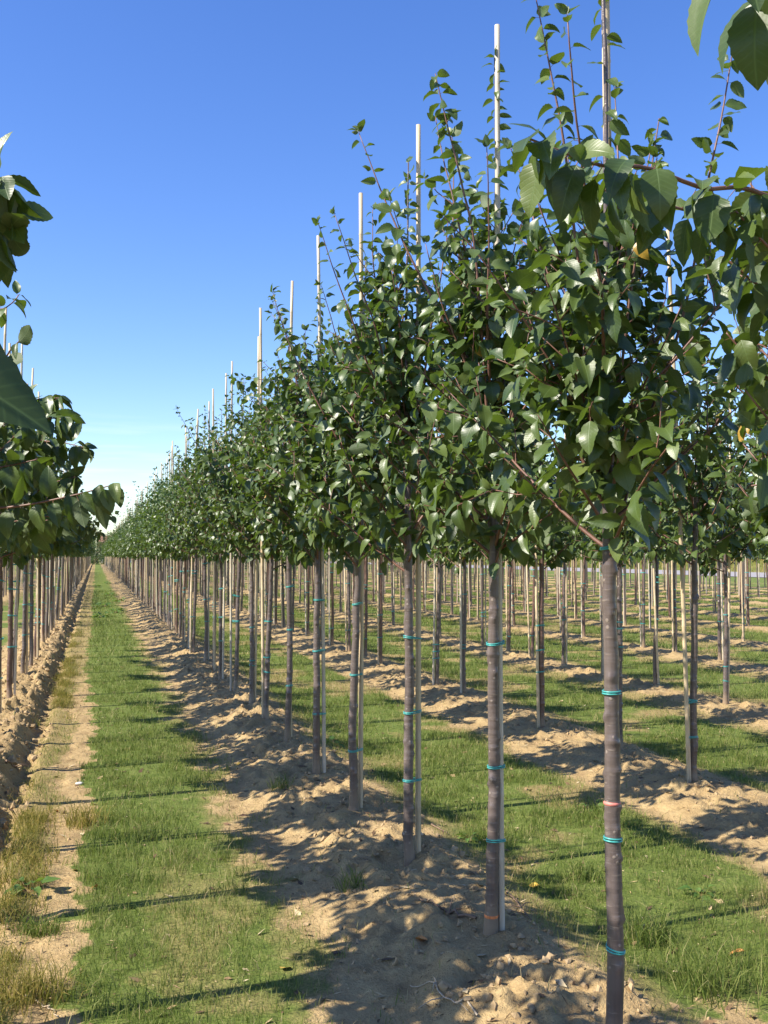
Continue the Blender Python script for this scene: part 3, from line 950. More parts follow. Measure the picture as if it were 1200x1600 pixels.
CANES = [cane_geo(3.69 + 0.02 * k, 0.0125 + 0.0008 * (k % 3), k).build('cane', [M_CANE if k % 3 else M_CANE_B], link=False) for k in range(6)]
CANES_FAR = [cane_geo(3.68 + 0.03 * k, 0.0135, 20 + k, False).build('cane', [M_CANE if k % 2 else M_CANE_B], link=False) for k in range(3)]


def foot(x, y):
    return float(ground_z(np.array([x]), np.array([y]))[0])


def add_cane(x, y, z, label, k, tilt=(0, 0), far=False, rotz=0.0):
    o = link_mesh('cane', (CANES_FAR if far else CANES)[k % (3 if far else 6)], loc=(x, y, z))
    o.rotation_euler = (tilt[1], tilt[0], rotz)
    return tag(o, label, 'support cane', CANE_GROUP)


def unique_tree(x, y, seed, label, cane_label, cane_off, keep=None, ties=(0.3, 0.85, 1.4), lean=(0, 0), rb=0.0235, extra=None, bands=(), cane_tilt=(0, 0), **kw):
    z = foot(x, y) - 0.01
    kp = (lambda p: keep(p + np.array([x, y, z]))) if keep else None
    c = Crown(seed, keep=kp, lean=lean, **kw)
    if extra: extra(c, np.array([x, y, z]))
    root = tag(empty('young_tree', (x, y, z)), label, 'tree', TREE_GROUP)
    c.trunk_geo(True, rb).build('trunk', [M_BARK], parent=root)
    cr = leaf_mesh('crown', c.leaves(), T_HI, c.r, parent=root)
    c.branch_geo(6).build('branches', [M_TWIG], parent=cr)
    q = np.array([cane_off[0], cane_off[1]])
    for h in ties:
        p = c.axis_at(h)
        tie_mesh('tie', p, rb * 0.97, q + np.array(cane_tilt) * h, 0.0130, h, parent=root)
    for h, hh, m in bands:
        band_geo(c.axis_at(h), rb * (1.0 if h > 0.1 else 1.1), h, hh).build('tape_band', [m], parent=root)
    cn = add_cane(x + q[0], y + q[1], z, cane_label, seed, tilt=(math.atan(cane_tilt[0]), -math.atan(cane_tilt[1])))
    return root, c


placed = []          # (depth, x, y, row index, position in the row)


def shape_branch(c, org, pts, r0, nleaf, size, hang=0.8, twigs=0):
    """a branch led through given world points, thickly hung with leaves"""
    pts = np.array(pts) - org
    n = 28
    s = np.linspace(0, len(pts) - 1, n)
    # smooth through the points
    P = []
    for u in s:
        k = min(int(u), len(pts) - 2); f = u - k
        p0, p1, p2, p3 = pts[max(k - 1, 0)], pts[k], pts[k + 1], pts[min(k + 2, len(pts) - 1)]
        P.append(0.5 * ((2 * p1) + (-p0 + p2) * f + (2 * p0 - 5 * p1 + 4 * p2 - p3) * f * f + (-p0 + 3 * p1 - 3 * p2 + p3) * f ** 3))
    P = np.array(P)
    c.branches.append((P, r0, 0.0016))
    d = np.gradient(P, axis=0); d /= np.linalg.norm(d, axis=1, keepdims=True)
    r = c.r; phi = r.uniform(0, 6.28)
    old, c.keep, ol = c.keep, None, c.leaf
    c.leaf = size
    for f in np.linspace(0.06, 1, nleaf):
        k = min(n - 1, int(f * (n - 1)))
        phi += 2.4 + r.normal(0, 0.4)
        a1 = np.cross(d[k], [0.13, 0.21, 0.97]); a1 /= np.linalg.norm(a1); a2 = np.cross(d[k], a1)
        c.leaf_at(P[k], a1 * math.cos(phi) + a2 * math.sin(phi) + 0.5 * d[k], 1.0 if f < .93 else .8, 1 - hang)
    c.keep, c.leaf = old, ol


# --- the row right of the grass strip (closest trees built one by one)
R1 = 1.5
D1 = {0: 1.72, 1: 2.77, 2: 3.86, 3: 4.86, 4: 5.97, 5: 6.97, 6: 8.24}
X1 = {0: 1.5, 1: 1.475, 2: 1.525, 3: 1.495, 4: 1.49, 5: 1.485, 6: 1.51}


def extra0(c, org):
    shape_branch(c, org, [org + c.axis_at(1.65), at(1290, 390, 1.85), at(1181, 300, 1.72), at(1100, 294, 1.64), at(1010, 262, 1.58), at(937, 258, 1.54), at(870, 234, 1.52), at(825, 216, 1.5)], 0.005, 46, 0.083, 0.8)
    shape_branch(c, org, [org + c.axis_at(1.6), at(1285, 420, 1.95), at(1180, 345, 1.85), at(1080, 330, 1.8), at(985, 305, 1.76), at(900, 290, 1.74)], 0.0042, 36, 0.082, 0.8)
    shape_branch(c, org, [org + c.axis_at(1.55), at(1300, 470, 1.9), at(1215, 400, 1.75), at(1150, 330, 1.7)], 0.0045, 24, 0.083, 0.8)
    shape_branch(c, org, [org + c.axis_at(1.55), at(1300, 560, 2.0), at(1225, 480, 1.95), at(1165, 430, 1.9), at(1130, 400, 1.9)], 0.0045, 26, 0.082, 0.8)
    shape_branch(c, org, [org + c.axis_at(1.52), at(1310, 680, 2.1), at(1230, 620, 2.1), at(1170, 560, 2.05), at(1135, 520, 2.05)], 0.0045, 24, 0.082, 0.8)
    shape_branch(c, org, [org + c.axis_at(1.9), at(1330, 150, 1.7), at(1230, 20, 1.45), at(1165, -60, 1.35), at(1130, -110, 1.3)], 0.006, 17, 0.105, 0.85)


def keep0(p):       # its lane side carries only the low branches built below
    xc = p[0] * math.cos(YAW) - p[1] * math.sin(YAW)
    zc = p[0] * math.sin(YAW) + p[1] * math.cos(YAW)
    return xc > (0.345 * zc if p[2] < 2.35 else 0.375 * zc + 0.05)


def extra1(c, org):
    shape_branch(c, org, [org + c.axis_at(1.75), at(905, 420, 3.02), at(882, 230, 2.95), at(862, 120, 2.95), at(838, 0, 2.95)], 0.0055, 46, 0.062, 0.4)
    shape_branch(c, org, [org + c.axis_at(1.6), at(1060, 520, 3.05), at(1105, 290, 3.0), at(1128, 180, 3.0), at(1146, 70, 3.0)], 0.0055, 46, 0.060, 0.35)
    shape_branch(c, org, [org + c.axis_at(1.7), at(985, 460, 3.0), at(1012, 300, 2.98), at(1030, 185, 2.98)], 0.005, 38, 0.058, 0.35)


def extra2(c, org):
    shape_branch(c, org, [org + c.axis_at(1.6), at(745, 420, 4.0), at(722, 290, 4.0), at(700, 200, 4.0), at(680, 115, 4.0)], 0.0065, 56, 0.072, 0.5)
    shape_branch(c, org, [org + c.axis_at(1.52), at(800, 700, 3.85), at(720, 640, 3.7), at(650, 572, 3.6)], 0.0065, 30, 0.092, 0.7)
    shape_branch(c, org, [org + c.axis_at(1.45), at(815, 745, 3.8), at(770, 765, 3.6), at(715, 790, 3.45)], 0.005, 18, 0.095, 0.9)


unique_tree(X1[0], D1[0], 10, 'young tree beyond the right edge, its big sunlit leaves hanging in at the top', 'cane of the tree whose big leaves hang in at the upper right', (0.05, 0.03), keep=keep0, extra=extra0, leaf=0.108)
unique_tree(X1[1], D1[1], 11, 'closest whole tree, dark shiny stem with a pink band and bumpy buds', 'cane half hidden behind the closest stem with the pink band', (0.026, 0.036),
            ties=(0.34, 0.66, 1.09, 1.52), extra=extra1, bands=[(0.765, 0.011, M_PINK)], dens=0.86, leaf=0.092, zl=2.3, clear=1.49, shoots=3, top=3.75, lean=(-0.004, 0))
unique_tree(X1[2], D1[2], 12, 'tree with orange tape round the foot of its stem', 'thick pale cane beside the stem with orange tape at its foot', (0.046, -0.002),
            ties=(0.37, 0.66, 1.15), extra=extra2, bands=[(0.075, 0.022, M_ORANGE)], dens=0.90, leaf=0.092, zl=2.55, clear=1.47, shoots=9, top=3.55, lean=(0.010, 0))
unique_tree(X1[3], D1[3], 13, f'third tree {LANE}, dark stem with kinked pale foot', 'slim cane standing clear of the third stem ' + LANE, (0.052, 0.02), ties=(0.42, 0.75, 1.12), dens=0.92, leaf=0.092, shoots=8, top=3.5, cane_tilt=(0.002, 0))
unique_tree(X1[4], D1[4], 14, f'fourth tree {LANE}, stem leaning slightly', 'cane behind the slightly leaning fourth stem ' + LANE, (0.05, 0.03), ties=(0.35, 0.8, 1.22), leaf=0.093, top=3.3, lean=(0.022, 0.0))
unique_tree(X1[5], D1[5], 15, f'fifth tree {LANE}, pale grey stem with glossy top', 'cane leaning across the fifth stem ' + LANE, (0.045, -0.01), ties=(0.42, 0.85, 1.2), leaf=0.093, top=3.35, cane_tilt=(-0.014, 0.0))
unique_tree(X1[6], D1[6], 16, f'sixth tree {LANE}, slim stem and narrow crown', 'cane of the slim sixth tree ' + LANE, (0.03, 0.035), ties=(0.45, 0.9, 1.25), leaf=0.093, top=3.3)
for n in range(7, 163):
    y = 1.72 + 1.085 * n + rng.normal(0, 0.05)
    placed.append((R1 + rng.normal(0, 0.02), y, 4, n))

# --- the row on the left; its closest trees stand outside the photo and reach in
RL = -0.82
LY = [0.45, 1.47, 2.52, 3.6, 4.68, 5.75, 6.82, 7.9]


def lane_limit(lo, hi, h0=2.15):
    def keep(p):
        lim = np.interp(p[2], [1.3, h0 - 0.2, h0 + 0.25, 4], [lo + 0.12, lo + 0.05, hi, hi - 0.05])
        return -1.3 < p[0] < lim
    return keep


def extraL1(c, org):       # one big leaf close to the lens, its shade put into the leaf tone
    c.branches.append((np.array([c.axis_at(1.62), at(-330, 600, 1.08) - org, at(-260, 535, 0.9) - org, at(-160, 543, 0.80) - org]), 0.006, 0.002))
    for b, t, ref, s in (((-150, 545), (118, 652), (0.55, -0.85, 0.15), 0.132), ((-210, 560), (-60, 690), (0.2, -0.8, 0.5), 0.1)):
        p = at(*b, 0.80) - org; q = at(*t, 0.78) - org
        c.tone[len(c.P)] = 0.0  # darkest leaf colour stands in for the shade on it
        c.P.append(p); c.A.append(q - p); c.F.append(np.array(ref)); c.Sz.append(s); c.St.append(p - np.array([0.01, 0, 0]))
        for k in range(5):      # unseen leaves added on its sun side to shade it
            o = TO_SUN * c.r.uniform(0.07, 0.16) + (q - p) * c.r.uniform(-0.1, 0.8) + np.array([-0.03, 0, 0.0])
            c.P.append(p + o - (q - p) * 0.4); c.A.append(q - p + c.r.normal(0, 0.02, 3)); c.F.append(TO_SUN + c.r.normal(0, .15, 3)); c.Sz.append(0.11); c.St.append(at(-190, 540, 0.84) - org)


def extraL2(c, org):
    shape_branch(c, org, [org + c.axis_at(1.7), at(-260, 380, 2.05), at(-110, 300, 1.95), at(-30, 285, 1.9), at(8, 278, 1.88)], 0.006, 36, 0.1, 0.85)
    shape_branch(c, org, [org + c.axis_at(1.7), at(-160, 440, 2.0), at(-60, 370, 1.95), at(15, 365, 1.9)], 0.005, 28, 0.098, 0.9)
    shape_branch(c, org, [org + c.axis_at(1.75), at(-180, 420, 2.1), at(-70, 330, 2.0), at(-10, 310, 1.95), at(22, 330, 1.92)], 0.005, 24, 0.092, 0.9)


def extraL3(c, org):
    shape_branch(c, org, [org + c.axis_at(1.6), at(-120, 640, 3.2), at(-10, 575, 3.1), at(18, 545, 3.05), at(30, 533, 3.0)], 0.005, 9, 0.085, 0.75)
    shape_branch(c, org, [org + c.axis_at(1.55), at(-100, 800, 3.2), at(20, 792, 3.1), at(110, 775, 3.05), at(178, 757, 3.0)], 0.006, 32, 0.092, 0.95)
    shape_branch(c, org, [org + c.axis_at(1.6), at(-60, 520, 3.5), at(10, 480, 3.4), at(30, 460, 3.4)], 0.004, 16, 0.065, 0.6)
    shape_branch(c, org, [org + c.axis_at(1.5), at(-80, 740, 3.3), at(0, 730, 3.2), at(58, 718, 3.15)], 0.005, 34, 0.09, 0.9)
    shape_branch(c, org, [org + c.axis_at(1.45), at(-80, 850, 3.3), at(0, 820, 3.2), at(80, 806, 3.1)], 0.005, 34, 0.09, 0.9)


def extraL4(c, org):
    z = c.axis_at
    for h, pts in ((1.62, ((20, 700, 4.2), (80, 690, 4.1), (135, 700, 4.05))), (1.7, ((0, 650, 4.25), (55, 625, 4.2), (92, 622, 4.15))), (1.5, ((10, 800, 4.2), (70, 760, 4.1), (118, 745, 4.05))),
                   (1.6, ((-20, 720, 4.1), (50, 660, 4.0), (110, 655, 3.95))), (1.5, ((0, 830, 4.2), (60, 815, 4.1), (105, 810, 4.05))), (1.55, ((-30, 760, 4.0), (20, 745, 3.9), (75, 728, 3.85)))):
        shape_branch(c, org, [org + z(h)] + [at(*p) for p in pts], 0.005, 46, 0.092, 0.9)


lefts = [
    (20, 'young tree behind the near left edge that only throws shade into the lane', None, (-0.45, -0.6), 0.096),
    (21, 'tree at the left edge whose one big dark leaf hangs close to the lens', extraL1, (-0.62, -0.62), 0.098),
    (22, 'tree at the left edge with a spray of lit leaves high against the sky', extraL2, (-0.62, -0.62), 0.1),
    (23, 'tree at the left edge with a long branch of hanging leaves reaching over the grass', extraL3, (-0.55, -0.50), 0.097),
    (24, 'fourth tree of the left row, its crown cut by the photo edge', extraL4, (-0.10, -0.45), 0.097),
    (25, 'fifth tree of the left row, crown of hanging leaves in shade', None, (-0.14, -0.42), 0.097),
    (26, 'sixth tree of the left row, rounded crown sticking out into the sky', None, (-0.08, -0.25), 0.1),
    (27, 'seventh tree of the left row, behind the rounded crown', None, (-0.08, -0.28), 0.1)]
for (seed, lab, ex, (lo, hi), lf), y in zip(lefts, LY):
    unique_tree(RL, y, seed, lab, 'cane of the ' + lab.split(',')[0].replace('young tree', 'tree').split(' whose')[0].split(' with')[0].split(' that')[0] + {21: ' with the big dark leaf', 22: ' with leaves high up', 23: ' with the long reaching branch'}.get(seed, ''), (0.03, 0.045),
                keep=lane_limit(lo, hi), extra=ex, leaf=lf * 1.05, top=2.65, zl=2.1, shoots=2, width=1.2, flat=16, dens=0.95)
y = 8.95
n = 8
while y < LANE_END:
    placed.append((RL + rng.normal(0, 0.02), y + rng.normal(0, 0.05), 3, n)); y += 1.06; n += 1

# --- rows further right and further left
FIX = {5: [3.9, 5.0, 6.08, 7.2, 8.42, 9.5, 10.65, 11.58], 6: [7.2, 8.33, 9.43, 10.9, 12.05, 13.2]}
for ri, xr in enumerate(ROWS):
    if ri in (3, 4): continue
    y = FIX.get(ri, [max(0.8, 1.2 * abs(xr)) - 2.5 + rng.uniform(0, 1)])[0]
    ys_ = list(FIX.get(ri, []))
    y = ys_[-1] + 1.09 if ys_ else y
    while y < ROW_END:
        miss = 0.04 if ri in (5, 6) else (0.30 if ri > 9 else 0.16)
        if rng.random() > miss: ys_.append(y + rng.normal(0, 0.05))
        y += 1.085
    for k, yy in enumerate(ys_):
        placed.append((xr + rng.normal(0, 0.03), yy, ri, k))


def frame_ok(x, y):
    zc = depth_of(x, y)
    if zc < 1.5: return False
    u = 600 + 1600 * (x * math.cos(YAW) - y * math.sin(YAW)) / zc
    return -1200 / zc - 40 < u < 1200 + 1400 / zc + 40


placed = [p for p in placed if frame_ok(p[0], p[1])]
# those of the two front rows show largest; far trees behind many rows hardly show
placed.sort(key=lambda p: depth_of(p[0], p[1]) * (0.72 if p[2] in (3, 4) else (0.85 if p[2] in (5, 6) else (1.0 if p[2] > 4 else 1.6))))
N_IND = 300 - 15
ROWNAME = {3: 'left row', 4: 'row right of the grass strip', 5: 'second row right of the grass strip', 6: 'third row right of the grass strip'}
SHOWN = {5: {2: 'second row tree with a cane crossing its reddish stem, right of the closest stem', 4: 'tree of the second row with pale cane, between the two closest stems',
             1: 'tree of the second row just past the right photo edge, its crown reaching in', 0: 'second row tree beyond the right edge, leaves reaching in',
             3: 'tree of the second row hidden behind the closest stem', 5: 'tree of the second row hidden behind the stem with orange tape', 6: 'reddish stem of the second row seen right of the third cane'},
         6: {2: 'third row tree with a lone knobbly stem near the right photo edge', 3: 'third row tree with a dark leaning stem right of the closest one', 1: 'third row tree past the right photo edge', 5: 'third row tree standing straight, midway between the two closest stems'}}


CANE_OF = {5: {2: 'pale cane crossing the reddish second row stem right of the closest stem', 4: 'pale leaning cane seen between the two closest stems', 1: 'cane of the second row tree just past the right edge',
                0: 'cane of the second row tree beyond the right edge', 3: 'cane of the second row hidden behind the closest stem', 5: 'cane of the second row hidden behind the orange taped stem', 6: 'cane of the reddish second row stem right of the third cane'},
           6: {2: 'cane of the lone knobbly third row stem', 3: 'cane of the dark leaning third row stem', 1: 'cane of the third row tree past the right edge', 5: 'cane of the straight third row stem midway between the closest two'}}


def tree_label(ri, k):
    if ri == 4:
        if k <= 10: return f'{ORD[k - 1]} tree {LANE}, slim stem'
        return 'small far tree ' + LANE + ', past its tenth'
    if ri == 3:
        if k <= 12: return f'{ORD[k - 8]} bare stem in view at the left edge, crown in shade'
        return 'small far tree of the left row, beside the bare wheel track'
    if ri in SHOWN and k in SHOWN[ri]: return SHOWN[ri][k]
    if ri in ROWNAME: return f'one of the receding trees of the {ROWNAME[ri]}'
    if ri < 3: return 'one of the trees in the rows behind the left row'
    return f'one of the slim trees of the {ORD[ri - 4]} row right of the grass strip'


def cane_label(ri, k, t):
    if ri == 4 and k <= 10: return f'cane tied to the {ORD[k - 1]} stem {LANE}'
    if ri == 3 and k <= 12: return f'pale cane by the {ORD[k - 8]} bare stem at the left edge'
    if ri in SHOWN and k in SHOWN[ri]: return CANE_OF[ri][k]
    return 'cane of ' + t.split(',')[0]


for i, (x, y, ri, k) in enumerate(placed[:N_IND]):
    zc = depth_of(x, y)
    z = foot(x, y) - 0.01
    near = zc < 17
    pool = (VARS_LEFT if near else VARS_LEFT_FAR) if ri == 3 else (VARS if near else VARS_FAR)
    c, mt, mb, mc = pool[int(rng.integers(0, len(pool)))]
    rz = rng.uniform(0, 6.28)
    lab = tree_label(ri, k)
    root = tag(empty('young_tree', (x, y, z), rz), lab, 'tree', TREE_GROUP)
    tl = rng.normal(0, 0.012, 2)
    root.rotation_euler = (tl[0], tl[1], rz)
    hz = rng.uniform(0.94, 1.05); root.scale = (rng.uniform(0.92, 1.06),) * 2 + (hz,)
    link_mesh('trunk', mt, root)
    cr = link_mesh('crown', mc, root)
    if mb is not None: link_mesh('branches', mb, cr)
    ang = rng.uniform(0, 6.28) if ri != 5 else 3.4
    off = np.array([math.cos(ang), math.sin(ang)]) * 0.045
    tilt = rng.normal(0, 0.010, 2)
    if ri == 5 and k == 2: tilt = np.array([-0.03, 0.0])
    add_cane(x + off[0], y + off[1], z, cane_label(ri, k, lab), i, tilt=(tilt[0], tilt[1]), far=not near)
    if zc < 24:
        lo = np.array([math.cos(ang - rz), math.sin(ang - rz)]) * 0.045
        for h in sorted(rng.uniform(0.25, 1.4, 3)):
            tie_mesh('tie', c.axis_at(h), 0.0225, lo, 0.013, h, parent=root)


def distant_rows(items):
    """everything past the 300 trees that show largest"""
    V, Q, LU, RN, M = [], [], [], [], []
    CV, CQ = [], []
    off = coff = 0
    low = []
    for s in range(5):
        c = Crown(300 + s, top=3.3, width=0.98, dens=0.30, leaf=0.19)
        v, q, lu, rn = leaf_arrays(c.leaves(), (np.array([0, -1, 1, 0.0]), np.array([0, .45, .45, 1.0]), np.array([0, 1, 1, 0.0]), np.array([[0, 2, 3, 1]])), c.r)
        g = Geo(); g.tube([[0, 0, -0.1], [0, 0, 1.5], [0, 0, 3.2]], [0.026, 0.021, 0.004], 5, cap=False)
        low.append((v, q, lu, rn, g.v[0], g.q[0]))
    cg = Geo(); cg.tube([[0, 0, -0.1], [0, 0, 3.6]], [0.0135, 0.0115], 4, cap=False)
    for x, y, ri, k in items:
        v, q, lu, rn, tv, tq = low[int(rng.integers(0, 5))]
        a = rng.uniform(0, 6.28); R = np.array([[math.cos(a), -math.sin(a), 0], [math.sin(a), math.cos(a), 0], [0, 0, 1]])
        p = np.array([x, y, foot(x, y)]); sh = np.array([[1, 0, 0], [0, 1, 0], [rng.normal(0, .015), rng.normal(0, .015), 1]])
        for vv, qq, mi, l_, r_ in ((v, q, 0, lu, rn), (tv, tq, 1, np.zeros((len(tv), 3)), np.zeros(len(tv)))):
            V.append((vv @ R.T) @ sh + p); Q.append(qq + off); LU.append(l_); RN.append(r_); M.append(np.full(len(qq), mi)); off += len(vv)
        CV.append(cg.v[0] @ sh + p + np.array([rng.normal(0, .04), rng.normal(0, .04), 0])); CQ.append(cg.q[0] + coff); coff += len(cg.v[0])
    o = build('distant_trees', np.concatenate(V), np.concatenate(Q), mats=[M_LEAF, M_BARK], qmat=np.concatenate(M), attrs={'luv': np.concatenate(LU), 'rnd': np.concatenate(RN)})
    tag(o, 'mass of young trees far down the nursery rows', 'trees', kind='stuff')
    o = build('distant_canes', np.concatenate(CV), np.concatenate(CQ), mats=[M_CANE])
    tag(o, 'thin pale canes among the far trees of the nursery rows', 'canes', kind='stuff')


print('individual', N_IND, 'distant', len(placed) - N_IND)
distant_rows(placed[N_IND:])

# ------------------------------------------------------------------ road, verge and the trees beyond it
xs = np.array([45.5, 58.5]); ys = np.concatenate([np.arange(-60, 400, 5.0), [600, 1000]])
X, Y = np.meshgrid(xs, ys)
v = np.stack([X, Y, np.full(X.shape, 0.03)], -1).reshape(-1, 3)
q = [[2 * i, 2 * i + 1, 2 * i + 3, 2 * i + 2] for i in range(len(ys) - 1)]
tag(build('road', v, q, mats=[M_ROAD], smooth=False), kind='structure')


def verge():
    n = 26000
    x = rng.uniform(59, 68, n); y = rng.uniform(40, 260, n)
    z = ground_z(x, y)
    v, q, t, r = blades(x, y, z, rng.uniform(0.4, 1.0, n), np.full(n, 0.05), np.clip(rng.normal(0.35, .15, n), 0, .9), np.clip(rng.normal(0.45, 0.25, n), 0, 1), False)
    tag(build('verge_grass', v, None, t, mats=[M_DRYGRASS], attrs={'rnd': r}, smooth=False), 'tall dry grass on the far side of the road', 'grass', kind='stuff')


verge()


def bush_crown(seed, h, w, n=2800, leaf=0.24):
    r = np.random.default_rng(seed)
    cl = []
    for k in range(26):
        u = r.uniform(0.08, 1)
        rr = w * 0.5 * math.sqrt(max(0, 1 - (u * 1.05 - 0.38) ** 2 / 0.5)) * r.uniform(0.3, 1)
        a = r.uniform(0, 6.28)
        cl.append((rr * math.cos(a), rr * math.sin(a), u * h, r.uniform(0.14, 0.26) * w))
    cl = np.array(cl)
    idx = r.integers(0, len(cl), n)
    d = r.normal(0, 1, (n, 3)); d /= np.linalg.norm(d, axis=1, keepdims=True)
    p = cl[idx, :3] + d * (cl[idx, 3] * r.uniform(0.5, 1.05, n))[:, None]
    p[:, 2] = np.maximum(p[:, 2], 0.15)
    L = dict(pos=p, axis=d + r.normal(0, 0.5, (n, 3)) + np.array([0, 0, -0.5]), ref=d + np.array([0, 0, 0.6]) + r.normal(0, .3, (n, 3)), size=leaf * r.uniform(0.6, 1.2, n), rnd=np.clip(r.beta(2, 2, n), 0, 0.97))
    return L, r


BUSH = []
for s, (h, w) in enumerate(((4.6, 4.2), (5.6, 4.8), (3.8, 4.6), (6.8, 5.2))):
    L, r = bush_crown(400 + s, h, w)
    g = Geo(); g.tube([[0, 0, -0.3], [0.05, 0, h * .3], [0, 0.1, h * .7]], [0.13, 0.09, 0.03], 7)
    for k in range(5):
        a = k * 1.3; g.tube([[0, 0, h * .22], [math.cos(a) * w * .17, math.sin(a) * w * .17, h * .45], [math.cos(a) * w * .28, math.sin(a) * w * .28, h * .65]], [0.05, 0.035, 0.012], 5)
    BUSH.append((leaf_mesh('crown', L, T_LOW, r, M_HEDGE, petiole=False, link=False), g.build('trunk', [M_STICK], link=False)))


def far_tree(x, y, k, label, group, sc=1.0):
    o = tag(empty('hedge_tree', (x, y, foot(x, y) - 0.05), rng.uniform(0, 6.28)), label, 'tree', group)
    o.scale = (sc, sc, sc * rng.uniform(0.85, 1.15))
    link_mesh('trunk', BUSH[k % 4][1], o); link_mesh('crown', BUSH[k % 4][0], o)


y = 42.0
while y < 210:
    far_tree(70.5 + rng.normal(0, 1.2), y, int(rng.integers(0, 4)), 'one of the bushy green trees in the line beyond the road', 'bushy trees lining the far side of the road', rng.uniform(0.9, 1.25))
    y += rng.uniform(2.6, 4.0)
for k, (x, y) in enumerate([(-9, 118), (-5.5, 121), (-1.5, 124), (0.2, 129), (1.4, 133), (2.8, 128), (4.5, 127), (8, 123), (12, 120), (16.5, 124), (21, 122), (26, 125), (31, 121), (36, 124), (40.5, 122), (44, 140)]):
    if -4 < x < 6: y += 62
    far_tree(x, y, k, 'one of the bushy trees closing off the far end of the rows', 'bushy trees at the far end of the nursery', rng.uniform(0.95, 1.1))


def barn():
    b = tag(empty('house', (4.2, 235, 0)), 'small distant house with a brown roof where the grass strip ends', 'house')
    m_w = simple_mat('house_wall', (0.62, 0.52, 0.45), 0.8, 0.1, 2); m_r = simple_mat('house_roof', (0.26, 0.13, 0.08), 0.8, 0.2, 3, 0.3)
    w, l, h, t = 3.4, 5.0, 3.4, 2.4
    v = [(-w, -l, -.2), (w, -l, -.2), (w, l, -.2), (-w, l, -.2), (-w, -l, h), (w, -l, h), (w, l, h), (-w, l, h), (-w, 0, h + t), (w, 0, h + t)]
    build('wall', v, [[0, 1, 5, 4], [1, 2, 6, 5], [2, 3, 7, 6], [3, 0, 4, 7]], [[4, 8, 7], [5, 6, 9]], mats=[m_w], smooth=False, parent=b)
    e = 0.5; k = t / l
    rv = [(-w - e, -l - e, h - k * e + .05), (w + e, -l - e, h - k * e + .05), (w + e, 0, h + t + .05), (-w - e, 0, h + t + .05), (w + e, l + e, h - k * e + .05), (-w - e, l + e, h - k * e + .05)]
    rv += [(a, b_, c + 0.2) for a, b_, c in rv]
    rq = [[6, 7, 8, 9], [9, 8, 10, 11], [1, 0, 3, 2], [2, 3, 5, 4], [0, 1, 7, 6], [5, 11, 10, 4], [1, 2, 8, 7], [2, 4, 10, 8], [0, 6, 9, 3], [3, 9, 11, 5]]
    r_ = build('roof', rv, rq, mats=[m_r], smooth=False, parent=b)
    g = [(x, y_, z) for z in (h + 1.6, h + 3.9) for x, y_ in ((1.2, .6), (1.9, .6), (1.9, 1.3), (1.2, 1.3))]
    build('chimney', g, [[4, 5, 6, 7], [0, 1, 5, 4], [1, 2, 6, 5], [2, 3, 7, 6], [3, 0, 4, 7]], mats=[m_r], smooth=False, parent=r_)
    m_g = simple_mat('window_glass', (0.05, 0.06, 0.08), 0.15)
    for x in (-2.2, 0.6):
        a = [(x, -l - .03, 1.2), (x + 1.1, -l - .03, 1.2), (x + 1.1, -l - .03, 2.7), (x, -l - .03, 2.7)]
        a += [(p[0], -l + .02, p[2]) for p in a]
        build('window', a, [[0, 1, 2, 3], [0, 4, 5, 1], [1, 5, 6, 2], [2, 6, 7, 3], [3, 7, 4, 0]], mats=[m_g], smooth=False, parent=b)


barn()


